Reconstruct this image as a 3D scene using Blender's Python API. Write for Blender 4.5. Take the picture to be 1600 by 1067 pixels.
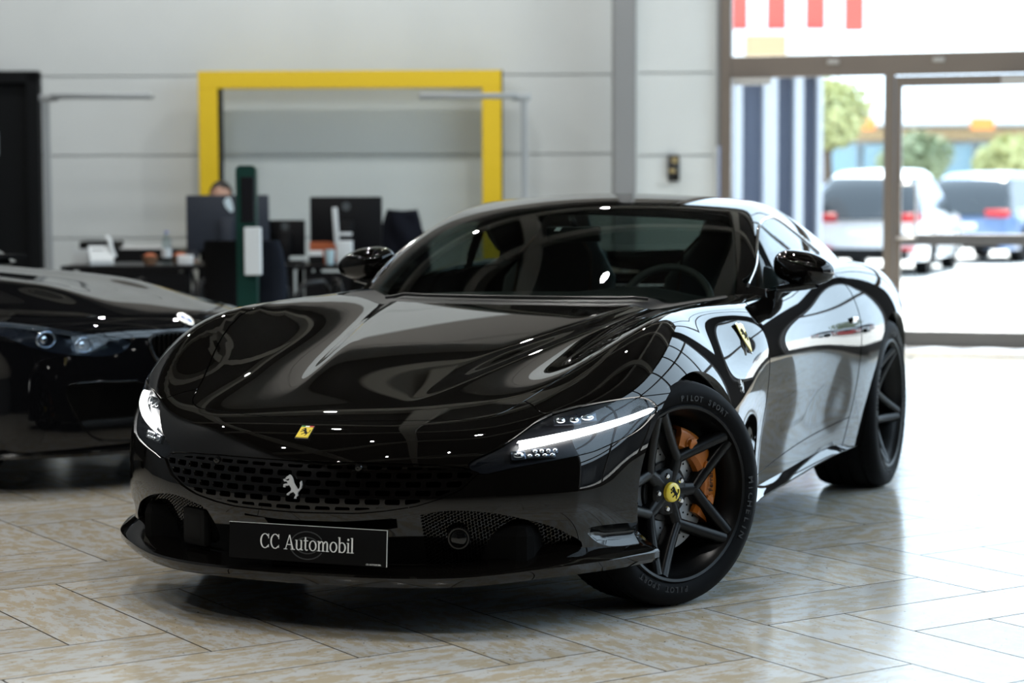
import bpy, bmesh, math, random
import numpy as np
from mathutils import Vector, Matrix
random.seed(7)
np.random.seed(7)
for o in list(bpy.data.objects):
    bpy.data.objects.remove(o)
SC = bpy.context.scene
COL = SC.collection
PI = math.pi

# ------------------------------------------------------------------ camera
# world frame: x = to the hero car's left, y = towards its tail (0 at the front axle), z up
cam_d = bpy.data.cameras.new('camera')
cam = bpy.data.objects.new('camera', cam_d)
COL.objects.link(cam)
SC.camera = cam
cam_d.sensor_width = 36.0
cam_d.lens = 3229.0 * 36.0 / 1600.0
cam_d.clip_start = 0.05
cam_d.clip_end = 400
CAM = np.array([2.70, -5.92, 1.243])
def _cam_axes(yaw, pitch, roll):
    f = np.array([math.sin(yaw) * math.cos(pitch), math.cos(yaw) * math.cos(pitch), -math.sin(pitch)])
    r = np.array([math.cos(yaw), -math.sin(yaw), 0.0])
    d = np.cross(f, r)
    c, s = math.cos(roll), math.sin(roll)
    return c * r + s * d, -s * r + c * d, f
_r, _d, _f = _cam_axes(math.radians(-21.72), math.radians(4.155), math.radians(0.228))
cam.matrix_world = Matrix(((_r[0], -_d[0], -_f[0], CAM[0]), (_r[1], -_d[1], -_f[1], CAM[1]),
                           (_r[2], -_d[2], -_f[2], CAM[2]), (0, 0, 0, 1)))
cam_d.dof.use_dof = True
cam_d.dof.focus_distance = 6.15
cam_d.dof.aperture_fstop = 2.4
# ------------------------------------------------------------------ world, sun, exposure
SC.view_settings.view_transform = 'Standard'
SC.view_settings.look = 'None'
SC.view_settings.gamma = 1.0
SC.view_settings.use_curve_mapping = False
SC.view_settings.exposure = 0.36
SC.cycles.use_denoising = True
SC.cycles.max_bounces = 8
SC.cycles.glossy_bounces = 4
SC.cycles.diffuse_bounces = 4
SC.cycles.transparent_max_bounces = 16
SC.cycles.sample_clamp_indirect = 8.0
SC.cycles.caustics_reflective = False
SC.cycles.caustics_refractive = False
world = bpy.data.worlds.new('sky')
SC.world = world
world.use_nodes = True
_bg = world.node_tree.nodes['Background']
_bg.inputs['Color'].default_value = (0.8, 0.9, 1.0, 1)
_bg.inputs['Strength'].default_value = 1.0
_bg.inputs['Color'].default_value = (0.66, 0.83, 1.0, 1)
_bg.inputs['Strength'].default_value = 3.5
_YAW = math.radians(21.72)
_ROOM = Matrix.Translation((CAM[0], CAM[1], 0)) @ Matrix.Rotation(_YAW, 4, 'Z')
sun_d = bpy.data.lights.new('sun', 'SUN')
sun_d.energy = 12.0
sun_d.angle = math.radians(0.6)
sun_d.color = (1.0, 0.95, 0.88)
sun = bpy.data.objects.new('sun', sun_d)
COL.objects.link(sun)
_el = math.radians(52)
_sv = _ROOM.to_3x3() @ Vector((0.22 * math.cos(_el), 0.975 * math.cos(_el), math.sin(_el)))
sun.rotation_euler = _sv.to_track_quat('Z', 'Y').to_euler()
def portal(name, c, sx, sy, normal):
    d = bpy.data.lights.new(name, 'AREA')
    d.shape = 'RECTANGLE'; d.size = sx; d.size_y = sy
    d.cycles.is_portal = True
    o = bpy.data.objects.new(name, d)
    COL.objects.link(o)
    n = _ROOM.to_3x3() @ Vector(normal)
    o.location = _ROOM @ Vector(c)
    o.rotation_euler = n.to_track_quat('-Z', 'Y').to_euler()
portal('portal_side', (5.80, 8.05, 3.0), 12.1, 5.9, (-1, 0, 0))
portal('portal_entrance', (3.75, 16.3, 3.0), 4.2, 5.9, (-0.29, -0.956, 0))
# ------------------------------------------------------------------ materials
MATS = {}
def mat(name, col=(0.5, 0.5, 0.5), rough=0.5, metal=0.0, spec=0.5, coat=0.0, coat_r=0.03, emit=None, es=1.0):
    m = bpy.data.materials.new(name)
    m.use_nodes = True
    b = m.node_tree.nodes['Principled BSDF']
    b.inputs['Base Color'].default_value = (*col, 1)
    b.inputs['Roughness'].default_value = rough
    b.inputs['Metallic'].default_value = metal
    b.inputs['Specular IOR Level'].default_value = spec
    b.inputs['Coat Weight'].default_value = coat
    b.inputs['Coat Roughness'].default_value = coat_r
    if emit:
        b.inputs['Emission Color'].default_value = (*emit, 1)
        b.inputs['Emission Strength'].default_value = es
    MATS[name] = m
    return m
def nodes(m):
    return m.node_tree.nodes, m.node_tree.links, m.node_tree.nodes['Principled BSDF']
def noisy(m, c1, c2, scale=8.0, detail=6.0, lo=0.4, hi=0.6, bump=0.0, coords='Object', stretch=(1, 1, 1)):
    n, l, b = nodes(m)
    tc = n.new('ShaderNodeTexCoord'); mp = n.new('ShaderNodeMapping'); mp.inputs['Scale'].default_value = stretch
    nz = n.new('ShaderNodeTexNoise'); nz.inputs['Scale'].default_value = scale; nz.inputs['Detail'].default_value = detail
    rp = n.new('ShaderNodeValToRGB')
    rp.color_ramp.elements[0].position = lo; rp.color_ramp.elements[0].color = (*c1, 1)
    rp.color_ramp.elements[1].position = hi; rp.color_ramp.elements[1].color = (*c2, 1)
    l.new(tc.outputs[coords], mp.inputs['Vector']); l.new(mp.outputs[0], nz.inputs['Vector'])
    l.new(nz.outputs['Fac'], rp.inputs['Fac']); l.new(rp.outputs['Color'], b.inputs['Base Color'])
    if bump:
        bp = n.new('ShaderNodeBump'); bp.inputs['Strength'].default_value = bump; bp.inputs['Distance'].default_value = 0.01
        l.new(nz.outputs['Fac'], bp.inputs['Height']); l.new(bp.outputs['Normal'], b.inputs['Normal'])
    return m
def glass(name, tint=(0.8, 0.9, 0.88), ior=1.5, rough=0.0):
    m = bpy.data.materials.new(name)
    m.use_nodes = True
    n, l = m.node_tree.nodes, m.node_tree.links
    n.remove(n['Principled BSDF'])
    out = n['Material Output']
    t = n.new('ShaderNodeBsdfTransparent'); t.inputs['Color'].default_value = (*tint, 1)
    g = n.new('ShaderNodeBsdfGlossy'); g.inputs['Roughness'].default_value = rough
    lw = n.new('ShaderNodeLayerWeight'); lw.inputs['Blend'].default_value = 0.5
    pw = n.new('ShaderNodeMath'); pw.operation = 'POWER'; pw.inputs[1].default_value = 5.0
    f = n.new('ShaderNodeMapRange'); f0 = ((ior - 1) / (ior + 1)) ** 2
    f.inputs['To Min'].default_value = f0; f.inputs['To Max'].default_value = 1.0
    l.new(lw.outputs['Facing'], pw.inputs[0]); l.new(pw.outputs[0], f.inputs['Value'])
    mx = n.new('ShaderNodeMixShader')
    l.new(f.outputs[0], mx.inputs[0]); l.new(t.outputs[0], mx.inputs[1]); l.new(g.outputs[0], mx.inputs[2])
    l.new(mx.outputs[0], out.inputs['Surface'])
    MATS[name] = m
    return m
# ------------------------------------------------------------------ object helpers
def tag(o, label=None, cat=None, group=None, kind=None):
    if label: o['label'] = label
    if cat: o['category'] = cat
    if group: o['group'] = group
    if kind: o['kind'] = kind
    return o
def empty(name, loc=(0, 0, 0), rz=0.0, parent=None):
    o = bpy.data.objects.new(name, None)
    COL.objects.link(o)
    o.location = loc
    o.rotation_euler = (0, 0, rz)
    o.empty_display_size = 0.1
    if parent: o.parent = parent
    return o
def link(name, me, m=None, parent=None, loc=None, rot=None):
    o = bpy.data.objects.new(name, me)
    COL.objects.link(o)
    if m is not None and len(me.materials) == 0:
        me.materials.append(MATS[m] if isinstance(m, str) else m)
    if parent: o.parent = parent
    if loc is not None: o.location = loc
    if rot is not None: o.rotation_euler = rot
    return o
def smooth(me, ang=35):
    me.polygons.foreach_set('use_smooth', [True] * len(me.polygons))
    if ang < 180:
        try:
            me.set_sharp_from_angle(angle=math.radians(ang))
        except Exception:
            pass
class MB:
    """collects simple solids and links them as one mesh"""
    def __init__(self):
        self.bm = bmesh.new()
    def _xf(self, vs, M):
        if M is not None:
            for v in vs: v.co = M @ v.co
    def box(self, c, s, bevel=0.0, M=None, seg=2):
        r = bmesh.ops.create_cube(self.bm, size=1.0)
        vs = r['verts']
        for v in vs: v.co = Vector((v.co.x * s[0] + c[0], v.co.y * s[1] + c[1], v.co.z * s[2] + c[2]))
        if bevel > 0:
            es = list({e for v in vs for e in v.link_edges})
            g = bmesh.ops.bevel(self.bm, geom=es, offset=bevel, segments=seg, affect='EDGES', profile=0.5)
            vs = list({v for f in g['faces'] for v in f.verts} | {v for v in vs if v.is_valid})
        self._xf(vs, M)
        return self
    def cyl(self, c, r, h, axis='z', seg=24, r2=None, bevel=0.0, M=None):
        g = bmesh.ops.create_cone(self.bm, cap_ends=True, segments=seg, radius1=r, radius2=r if r2 is None else r2, depth=h)
        vs = g['verts']
        R = {'z': Matrix(), 'x': Matrix.Rotation(PI / 2, 4, 'Y'), 'y': Matrix.Rotation(-PI / 2, 4, 'X')}[axis]
        for v in vs: v.co = R @ v.co + Vector(c)
        if bevel > 0:
            es = [e for e in {e for v in vs for e in v.link_edges} if len(e.link_faces) == 2 and e.calc_face_angle() > 0.8]
            g = bmesh.ops.bevel(self.bm, geom=es, offset=bevel, segments=2, affect='EDGES', profile=0.5)
            vs = list({v for f in g['faces'] for v in f.verts} | {v for v in vs if v.is_valid})
        self._xf(vs, M)
        return self
    def sphere(self, c, s, u=20, v=14, M=None):
        g = bmesh.ops.create_uvsphere(self.bm, u_segments=u, v_segments=v, radius=1.0)
        for q in g['verts']: q.co = Vector((q.co.x * s[0] + c[0], q.co.y * s[1] + c[1], q.co.z * s[2] + c[2]))
        self._xf(g['verts'], M)
        return self
    def tube(self, pts, r, seg=10, closed=False, cap=True):
        pts = [Vector(p) for p in pts]
        n = len(pts)
        rs = r if isinstance(r, (list, tuple)) else [r] * n
        rings = []
        prev = None
        for i, p in enumerate(pts):
            a = pts[(i - 1) % n] if (i > 0 or closed) else p
            b = pts[(i + 1) % n] if (i < n - 1 or closed) else p
            t = (b - a).normalized()
            if prev is None:
                q = Vector((0, 0, 1)) if abs(t.z) < 0.9 else Vector((1, 0, 0))
                prev = (q - t * q.dot(t)).normalized()
            else:
                prev = (prev - t * prev.dot(t)).normalized()
            bn = t.cross(prev)
            rings.append([self.bm.verts.new(p + (prev * math.cos(2 * PI * k / seg) + bn * math.sin(2 * PI * k / seg)) * rs[i]) for k in range(seg)])
        for i in range(n if closed else n - 1):
            A, B = rings[i], rings[(i + 1) % n]
            for k in range(seg):
                self.bm.faces.new((A[k], A[(k + 1) % seg], B[(k + 1) % seg], B[k]))
        if cap and not closed:
            self.bm.faces.new(rings[0][::-1]); self.bm.faces.new(rings[-1])
        return self
    def lathe(self, prof, axis='x', seg=48, c=(0, 0, 0), a0=0.0, a1=2 * PI):
        """prof: list of (radius, offset along axis)"""
        full = abs(a1 - a0 - 2 * PI) < 1e-6
        m = seg if full else seg + 1
        rings = []
        for k in range(m):
            a = a0 + (a1 - a0) * k / seg
            ring = []
            for r, h in prof:
                if axis == 'x': p = (h, r * math.cos(a), r * math.sin(a))
                elif axis == 'y': p = (r * math.sin(a), h, r * math.cos(a))
                else: p = (r * math.cos(a), r * math.sin(a), h)
                ring.append(self.bm.verts.new((p[0] + c[0], p[1] + c[1], p[2] + c[2])))
            rings.append(ring)
        for k in range(m if full else m - 1):
            A, B = rings[k], rings[(k + 1) % m]
            for j in range(len(prof) - 1):
                self.bm.faces.new((A[j], A[j + 1], B[j + 1], B[j]))
        return self
    def prism(self, poly, h, M=None, z0=0.0):
        """extrude a 2-D polygon (x, y) from z0 to z0 + h, then transform"""
        a = [self.bm.verts.new((p[0], p[1], z0)) for p in poly]
        b = [self.bm.verts.new((p[0], p[1], z0 + h)) for p in poly]
        n = len(poly)
        self.bm.faces.new(a[::-1]); self.bm.faces.new(b)
        for i in range(n):
            self.bm.faces.new((a[i], a[(i + 1) % n], b[(i + 1) % n], b[i]))
        self._xf(a + b, M)
        return self
    def sheet(self, grid, closed_u=False):
        """grid: rows of points -> quad sheet"""
        R = [[self.bm.verts.new(p) for p in row] for row in grid]
        for i in range(len(R) - (0 if closed_u else 1)):
            A, B = R[i], R[(i + 1) % len(R)]
            for j in range(len(A) - 1):
                self.bm.faces.new((A[j], A[j + 1], B[j + 1], B[j]))
        return self
    def mesh(self, name, sm=None):
        bmesh.ops.recalc_face_normals(self.bm, faces=self.bm.faces)
        me = bpy.data.meshes.new(name)
        self.bm.to_mesh(me)
        self.bm.free()
        if sm is not None: smooth(me, sm)
        return me
    def build(self, name, m, parent=None, sm=None, loc=None, rot=None):
        return link(name, self.mesh(name, sm), m, parent, loc, rot)
def text_mesh(name, s, size, depth, m, parent=None, M=None, bold=0.0, align='CENTER', shear=0.0, xscale=1.0):
    cu = bpy.data.curves.new(name, 'FONT')
    cu.body = s; cu.size = size; cu.extrude = depth; cu.align_x = align; cu.align_y = 'CENTER'; cu.offset = bold; cu.shear = shear
    cu.resolution_u = 3
    tmp = bpy.data.objects.new(name + '_tmp', cu)
    COL.objects.link(tmp)
    dg = bpy.context.evaluated_depsgraph_get()
    me = bpy.data.meshes.new_from_object(tmp.evaluated_get(dg))
    bpy.data.objects.remove(tmp); bpy.data.curves.remove(cu)
    me.name = name
    X = Matrix.Diagonal((xscale, 1, 1, 1))
    me.transform((M if M is not None else Matrix()) @ X)
    return link(name, me, m, parent)
def copy_tree(o, parent=None):
    c = o.copy()
    COL.objects.link(c)
    c.parent = parent
    for ch in list(o.children): copy_tree(ch, c)
    return c
# ------------------------------------------------------------------ smooth-skin tools (implicit body -> panels)
class Spl:
    """natural cubic spline, flat/linear extrapolation"""
    def __init__(self, pts):
        p = np.array(sorted(pts), float)
        self.x, self.y = p[:, 0], p[:, 1]
        n = len(p)
        h = np.diff(self.x)
        A = np.zeros((n, n)); r = np.zeros(n)
        A[0, 0] = A[-1, -1] = 1
        for i in range(1, n - 1):
            A[i, i - 1] = h[i - 1]; A[i, i] = 2 * (h[i - 1] + h[i]); A[i, i + 1] = h[i]
            r[i] = 6 * ((self.y[i + 1] - self.y[i]) / h[i] - (self.y[i] - self.y[i - 1]) / h[i - 1])
        self.m = np.linalg.solve(A, r)
        self.s0 = (self.y[1] - self.y[0]) / h[0] - h[0] / 6 * (2 * self.m[0] + self.m[1])
        self.s1 = (self.y[-1] - self.y[-2]) / h[-1] + h[-1] / 6 * (2 * self.m[-1] + self.m[-2])
    def __call__(self, t):
        t = np.asarray(t, float)
        i = np.clip(np.searchsorted(self.x, t) - 1, 0, len(self.x) - 2)
        x0, x1 = self.x[i], self.x[i + 1]
        h = x1 - x0
        tc = np.clip(t, self.x[0], self.x[-1])
        a, b = (x1 - tc) / h, (tc - x0) / h
        y = a * self.y[i] + b * self.y[i + 1] + ((a ** 3 - a) * self.m[i] + (b ** 3 - b) * self.m[i + 1]) * h * h / 6
        return y + np.where(t < self.x[0], (t - self.x[0]) * self.s0, 0) + np.where(t > self.x[-1], (t - self.x[-1]) * self.s1, 0)
def lse(k, *a):
    s = np.stack([np.broadcast_to(q, np.broadcast(*a).shape) for q in a]) / k
    m = s.max(axis=0)
    return k * (m + np.log(np.exp(s - m).sum(axis=0)))
def sstep(x, a, b):
    t = np.clip((x - a) / (b - a), 0, 1)
    return t * t * (3 - 2 * t)
def sig(x):
    return 1 / (1 + np.exp(-np.clip(x, -40, 40)))
def grad(f, P, h=6e-4):
    g = np.stack([(f(P + d) - f(P - d)) for d in np.eye(3) * h], axis=1)
    return g / (np.linalg.norm(g, axis=1, keepdims=True) + 1e-12)
def raycast(f, O, D, r0=0.02, r1=2.2, it=25):
    a = np.full(len(O), r0); b = np.full(len(O), r1)
    for _ in range(it):
        m = (a + b) / 2
        ins = f(O + D * m[:, None]) < 0
        a = np.where(ins, m, a); b = np.where(ins, b, m)
    return O + D * ((a + b) / 2)[:, None]
def capsule_skin(f, u0, u1, zo, thmax, nu, nth, nphi, tail=True, zo1=None):
    """ray-cast the implicit f from a spine at height zo; returns V, N, T (welded triangles)"""
    quads = []; O = []; D = []
    base = 0
    th = np.linspace(-thmax, thmax, 2 * nth + 1)
    us = np.linspace(u0, u1, nu)
    zs = np.interp(us, [u0, u1], [zo, zo if zo1 is None else zo1])
    for u, z in zip(us, zs):
        O.append(np.tile([0, u, z], (len(th), 1)))
        D.append(np.stack([np.sin(th), 0 * th, np.cos(th)], 1))
    n = len(th)
    for i in range(nu - 1):
        j = np.arange(n - 1)
        a = base + i * n + j
        quads.append(np.stack([a, a + n, a + n + 1, a + 1], 1))
    base += nu * n
    tp = np.linspace(0, thmax, nth + 1)
    for sgn, uu, zz in ((-1, u0, zs[0]), (1, u1, zs[-1])):
        if sgn > 0 and not tail: continue
        ph = np.linspace(-PI / 2, PI / 2, nphi)
        for p in ph:
            O.append(np.tile([0, uu, zz], (len(tp), 1)))
            D.append(np.stack([np.sin(tp) * np.sin(p), sgn * np.sin(tp) * np.cos(p), np.cos(tp)], 1))
        m = len(tp)
        for i in range(nphi - 1):
            j = np.arange(m - 1)
            a = base + i * m + j
            q = np.stack([a, a + 1, a + m + 1, a + m], 1)
            quads.append(q if sgn > 0 else q[:, ::-1])
        base += nphi * m
    O = np.concatenate(O); D = np.concatenate(D); Q = np.concatenate(quads)
    V = raycast(f, O, D)
    T = np.concatenate([Q[:, [0, 1, 2]], Q[:, [0, 2, 3]]])
    key = np.round(V / 2e-5).astype(np.int64)
    _, idx, inv = np.unique(key, axis=0, return_index=True, return_inverse=True)
    V = V[idx]; T = inv.reshape(-1)[T]
    ok = (T[:, 0] != T[:, 1]) & (T[:, 1] != T[:, 2]) & (T[:, 0] != T[:, 2])
    T = T[ok]
    N = grad(f, V)
    fn = np.cross(V[T[:, 1]] - V[T[:, 0]], V[T[:, 2]] - V[T[:, 0]])
    flip = (fn * N[T[:, 0]]).sum(1) < 0
    T[flip] = T[flip][:, ::-1]
    return V, N, T
def compact(M):
    V, N, T = M
    used = np.unique(T)
    mp = np.full(len(V), -1); mp[used] = np.arange(len(used))
    return V[used], N[used], mp[T]
def clip(M, F):
    """part of the triangle mesh where the vertex field F > 0"""
    V, N, T = M
    if len(T) == 0: return M
    F = np.where(np.abs(F) < 1e-7, 1e-7, F)
    pos = F > 0
    c = pos[T].sum(1)
    keep = [T[c == 3]]
    x = T[(c == 1) | (c == 2)]
    if len(x):
        cc = c[(c == 1) | (c == 2)]
        odd = np.where((cc == 1)[:, None], pos[x], ~pos[x])
        k = odd.argmax(1)
        r = np.arange(len(x))
        A, B, C = x[r, k], x[r, (k + 1) % 3], x[r, (k + 2) % 3]
        e = np.concatenate([np.stack([A, B], 1), np.stack([A, C], 1)])
        es = np.sort(e, 1)
        ue, inv = np.unique(es, axis=0, return_inverse=True)
        inv = inv.reshape(-1)
        t = (F[ue[:, 0]] / (F[ue[:, 0]] - F[ue[:, 1]]))[:, None]
        nv = V[ue[:, 0]] * (1 - t) + V[ue[:, 1]] * t
        nn = N[ue[:, 0]] * (1 - t) + N[ue[:, 1]] * t
        nn /= np.linalg.norm(nn, axis=1, keepdims=True) + 1e-12
        P = inv[:len(A)] + len(V); Q = inv[len(A):] + len(V)
        one = cc == 1
        keep.append(np.stack([A, P, Q], 1)[one])
        two = ~one
        keep.append(np.stack([P, B, C], 1)[two]); keep.append(np.stack([P, C, Q], 1)[two])
        V = np.concatenate([V, nv]); N = np.concatenate([N, nn])
    T = np.concatenate(keep)
    ok = (T[:, 0] != T[:, 1]) & (T[:, 1] != T[:, 2]) & (T[:, 0] != T[:, 2])
    return compact((V, N, T[ok]))
def crspline(pts, n=12, closed=True):
    """Catmull-Rom through 2-D / 3-D points"""
    P = np.array(pts, float)
    m = len(P)
    out = []
    rng = range(m) if closed else range(m - 1)
    for i in rng:
        if closed:
            p0, p1, p2, p3 = P[(i - 1) % m], P[i], P[(i + 1) % m], P[(i + 2) % m]
        else:
            p0, p1, p2, p3 = P[max(i - 1, 0)], P[i], P[i + 1], P[min(i + 2, m - 1)]
        for t in np.linspace(0, 1, n, endpoint=False):
            out.append(0.5 * ((2 * p1) + (-p0 + p2) * t + (2 * p0 - 5 * p1 + 4 * p2 - p3) * t ** 2 + (-p0 + 3 * p1 - 3 * p2 + p3) * t ** 3))
    if not closed: out.append(P[-1])
    return np.array(out)
def polysd(X, poly):
    """signed distance to a closed polygon, positive inside"""
    P = np.asarray(poly, float)
    lo, hi = P.min(0) - 0.05, P.max(0) + 0.05
    near = ((X > lo) & (X < hi)).all(1)
    if not near.all():
        out = np.full(len(X), -0.05)
        if near.any(): out[near] = polysd(X[near], P)
        return out
    d = np.full(len(X), 1e9); ins = np.zeros(len(X), bool)
    for i in range(len(P)):
        a, b = P[i], P[(i + 1) % len(P)]
        ab = b - a
        L = (ab * ab).sum()
        if L < 1e-14: continue
        t = np.clip(((X - a) @ ab) / L, 0, 1)
        d = np.minimum(d, np.hypot(*(X - a - t[:, None] * ab).T))
        cr = (a[1] > X[:, 1]) != (b[1] > X[:, 1])
        with np.errstate(divide='ignore', invalid='ignore'):
            xi = (b[0] - a[0]) * (X[:, 1] - a[1]) / (b[1] - a[1]) + a[0]
        ins ^= cr & (X[:, 0] < xi)
    return np.where(ins, d, -d)
def skin_mesh(name, M, flange=0.012, inward=None):
    """mesh with exact normals, its open edges turned inwards by a flange"""
    V, N, T = M
    if len(T) == 0: return None
    faces = T
    if flange > 0:
        e = np.concatenate([T[:, [0, 1]], T[:, [1, 2]], T[:, [2, 0]]])
        key = np.sort(e, 1)
        _, inv, cnt = np.unique(key, axis=0, return_inverse=True, return_counts=True)
        bd = e[cnt[inv.reshape(-1)] == 1]
        if len(bd):
            b = np.unique(bd)
            mp = np.full(len(V), -1); mp[b] = np.arange(len(b))
            d = -N[b] if inward is None else np.tile(inward, (len(b), 1))
            top = V[b]; low = V[b] + d * flange
            # outward edge normal
            en = np.zeros((len(b), 3))
            t = V[bd[:, 1]] - V[bd[:, 0]]
            o = np.cross(t, N[bd[:, 0]])
            np.add.at(en, mp[bd[:, 0]], o); np.add.at(en, mp[bd[:, 1]], o)
            en /= np.linalg.norm(en, axis=1, keepdims=True) + 1e-12
            n0 = len(V)
            A = mp[bd[:, 0]]; B = mp[bd[:, 1]]; nb = len(b)
            q1 = np.stack([n0 + B, n0 + A, n0 + nb + A], 1); q2 = np.stack([n0 + B, n0 + nb + A, n0 + nb + B], 1)
            mid = N[b] * 0.5 + en; mid /= np.linalg.norm(mid, axis=1, keepdims=True) + 1e-12
            V = np.concatenate([V, top, low]); N = np.concatenate([N, mid, en]); faces = np.concatenate([T, q1, q2])
    me = bpy.data.meshes.new(name)
    me.vertices.add(len(V)); me.vertices.foreach_set('co', V.ravel())
    me.loops.add(3 * len(faces)); me.loops.foreach_set('vertex_index', faces.ravel().astype(np.int32))
    me.polygons.add(len(faces))
    me.polygons.foreach_set('loop_start', np.arange(0, 3 * len(faces), 3, dtype=np.int32))
    me.update(calc_edges=True)
    me.polygons.foreach_set('use_smooth', np.ones(len(faces), bool))
    me.normals_split_custom_set_from_vertices(N.tolist())
    return me
# ------------------------------------------------------------------ hero car: materials
def car_paint(name, base, flake):
    m = mat(name, base, 0.5, 0.0, 0.0, 1.0, 0.012)
    n, l, b = nodes(m)
    tc = n.new('ShaderNodeTexCoord'); vz = n.new('ShaderNodeTexVoronoi'); vz.inputs['Scale'].default_value = 900
    rp = n.new('ShaderNodeValToRGB')
    rp.color_ramp.elements[0].position = 0.0; rp.color_ramp.elements[0].color = (*base, 1)
    rp.color_ramp.elements[1].position = 1.0; rp.color_ramp.elements[1].color = (*flake, 1)
    l.new(tc.outputs['Object'], vz.inputs['Vector'])
    l.new(vz.outputs['Color'], rp.inputs['Fac'])
    l.new(rp.outputs['Color'], b.inputs['Base Color'])
    b.inputs['Coat IOR'].default_value = 1.5
    return m
car_paint('black_paint', (0.0010, 0.0009, 0.0008), (0.0034, 0.0029, 0.0024))
mat('gloss_black', (0.003, 0.003, 0.003), 0.06, 0, 0.5)
mat('satin_black', (0.006, 0.006, 0.0065), 0.38, 0, 0.5)
mat('matte_black', (0.004, 0.004, 0.004), 0.7, 0, 0.2)
mat('void_black', (0.0015, 0.0015, 0.0015), 0.9, 0, 0.1)
mat('rubber', (0.004, 0.004, 0.0045), 0.6, 0, 0.06)
mat('rubber_letter', (0.014, 0.0145, 0.016), 0.5, 0, 0.4)
mat('rim_black', (0.0028, 0.0028, 0.003), 0.3, 0.0, 0.22)
mat('disc_metal', (0.32, 0.33, 0.34), 0.35, 0.9)
mat('caliper_orange', (0.34, 0.095, 0.008), 0.3, 0.2, 0.4, 0.2)
mat('lamp_bowl', (0.010, 0.010, 0.012), 0.3, 0, 0.4)
mat('chrome', (0.85, 0.86, 0.88), 0.12, 1.0)
mat('badge_silver', (0.62, 0.64, 0.66), 0.35, 0.3)
mat('badge_yellow', (0.88, 0.66, 0.05), 0.3, 0, 0.5, 0.6)
mat('badge_green', (0.02, 0.25, 0.06), 0.4)
mat('badge_white', (0.8, 0.8, 0.8), 0.4)
mat('badge_red', (0.5, 0.02, 0.02), 0.4)
mat('plate_black', (0.004, 0.004, 0.0044), 0.5, 0, 0.08)
mat('plate_white', (0.80, 0.82, 0.82), 0.45, 0, 0.4)
mat('plate_ring', (0.035, 0.037, 0.04), 0.3)
mat('drl_white', (0.9, 0.9, 0.9), 0.4, emit=(1.0, 0.97, 0.92), es=5.0)
mat('lamp_module', (0.10, 0.11, 0.13), 0.12, 0.8)
mat('leather_dark', (0.020, 0.019, 0.018), 0.45, 0, 0.5)
mat('leather_grey', (0.11, 0.105, 0.10), 0.5, 0, 0.4)
mat('stitch_tan', (0.12, 0.06, 0.03), 0.6)
glass('windshield_glass', (0.30, 0.36, 0.34), 1.52)
glass('side_glass', (0.42, 0.47, 0.46), 1.52)
glass('lamp_glass', (0.82, 0.86, 0.90), 1.45)
glass('mirror_glass', (0.2, 0.2, 0.2), 6.0)

# ------------------------------------------------------------------ the showroom
YAW = math.radians(21.72)
ROOM = Matrix.Translation((CAM[0], CAM[1], 0)) @ Matrix.Rotation(YAW, 4, 'Z')   # x = right, y = depth from the camera, z up
def rp(l, d, z=0.0): return ROOM @ Vector((l, d, z))
def at(x, y, d):
    """room coordinates (right, depth, height) of a photo pixel at depth d"""
    w = _r * ((x - 800) / 3229.0) + _d * ((y - 533.5) / 3229.0) + _f
    q = ROOM.inverted() @ Vector(CAM + w * 1.0) 
    return Vector((q.x / q.y * d, d, CAM[2] + (q.z - CAM[2]) / q.y * d))
def lx(x, d): return at(x, 299, d).x
def hz(y, d, x=800): return at(x, y, d).z
mat('wall_white', (0.60, 0.64, 0.65), 0.55, 0, 0.3)
noisy(MATS['wall_white'], (0.575, 0.615, 0.625), (0.61, 0.65, 0.66), 1.5, 3, 0.3, 0.7)
mat('upper_wall_dimmed', (0.20, 0.193, 0.18), 0.6, 0, 0.3)  # unseen upper wall panels, made dark so the hood reflects less light
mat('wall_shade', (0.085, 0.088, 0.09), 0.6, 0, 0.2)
mat('wall_seam', (0.50, 0.53, 0.535), 0.7)
mat('column_grey', (0.22, 0.23, 0.24), 0.5)
mat('frame_brown', (0.16, 0.135, 0.115), 0.45, 0.2)
mat('frame_grey', (0.12, 0.12, 0.125), 0.45, 0.2)
mat('ceiling_grey', (0.016, 0.015, 0.014), 0.8)
mat('beam_dark', (0.05, 0.05, 0.05), 0.6)
mat('beam_grey', (0.30, 0.285, 0.255), 0.6)
mat('rear_dark', (0.018, 0.018, 0.020), 0.7, 0, 0.1)
mat('lamp_panel', (0.9, 0.9, 0.9), 0.5, emit=(1.0, 0.96, 0.88), es=14.0)
mat('spot_glow', (0.9, 0.9, 0.9), 0.5, emit=(1.0, 0.97, 0.92), es=120.0)
mat('grout', (0.05, 0.042, 0.033), 0.9)
glass('window_glass', (0.97, 0.985, 0.985), 1.35)
# --- stone tiles in a three-to-one herringbone
m = mat('stone_tile', (0.5, 0.46, 0.38), 0.2, 0, 0.36)
n, l, b = nodes(m)
tc = n.new('ShaderNodeTexCoord'); oi = n.new('ShaderNodeObjectInfo')
geo = n.new('ShaderNodeNewGeometry')
ad = n.new('ShaderNodeVectorMath'); ad.operation = 'ADD'
mu = n.new('ShaderNodeVectorMath'); mu.operation = 'SCALE'; mu.inputs['Scale'].default_value = 37.0
cm = n.new('ShaderNodeCombineXYZ')
l.new(oi.outputs['Random'], cm.inputs[0]); l.new(oi.outputs['Random'], cm.inputs[1])
l.new(cm.outputs[0], mu.inputs[0]); l.new(tc.outputs['Object'], ad.inputs[0]); l.new(mu.outputs[0], ad.inputs[1])
mp = n.new('ShaderNodeMapping'); mp.inputs['Scale'].default_value = (0.75, 1.5, 1.0)
l.new(ad.outputs[0], mp.inputs['Vector'])
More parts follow.
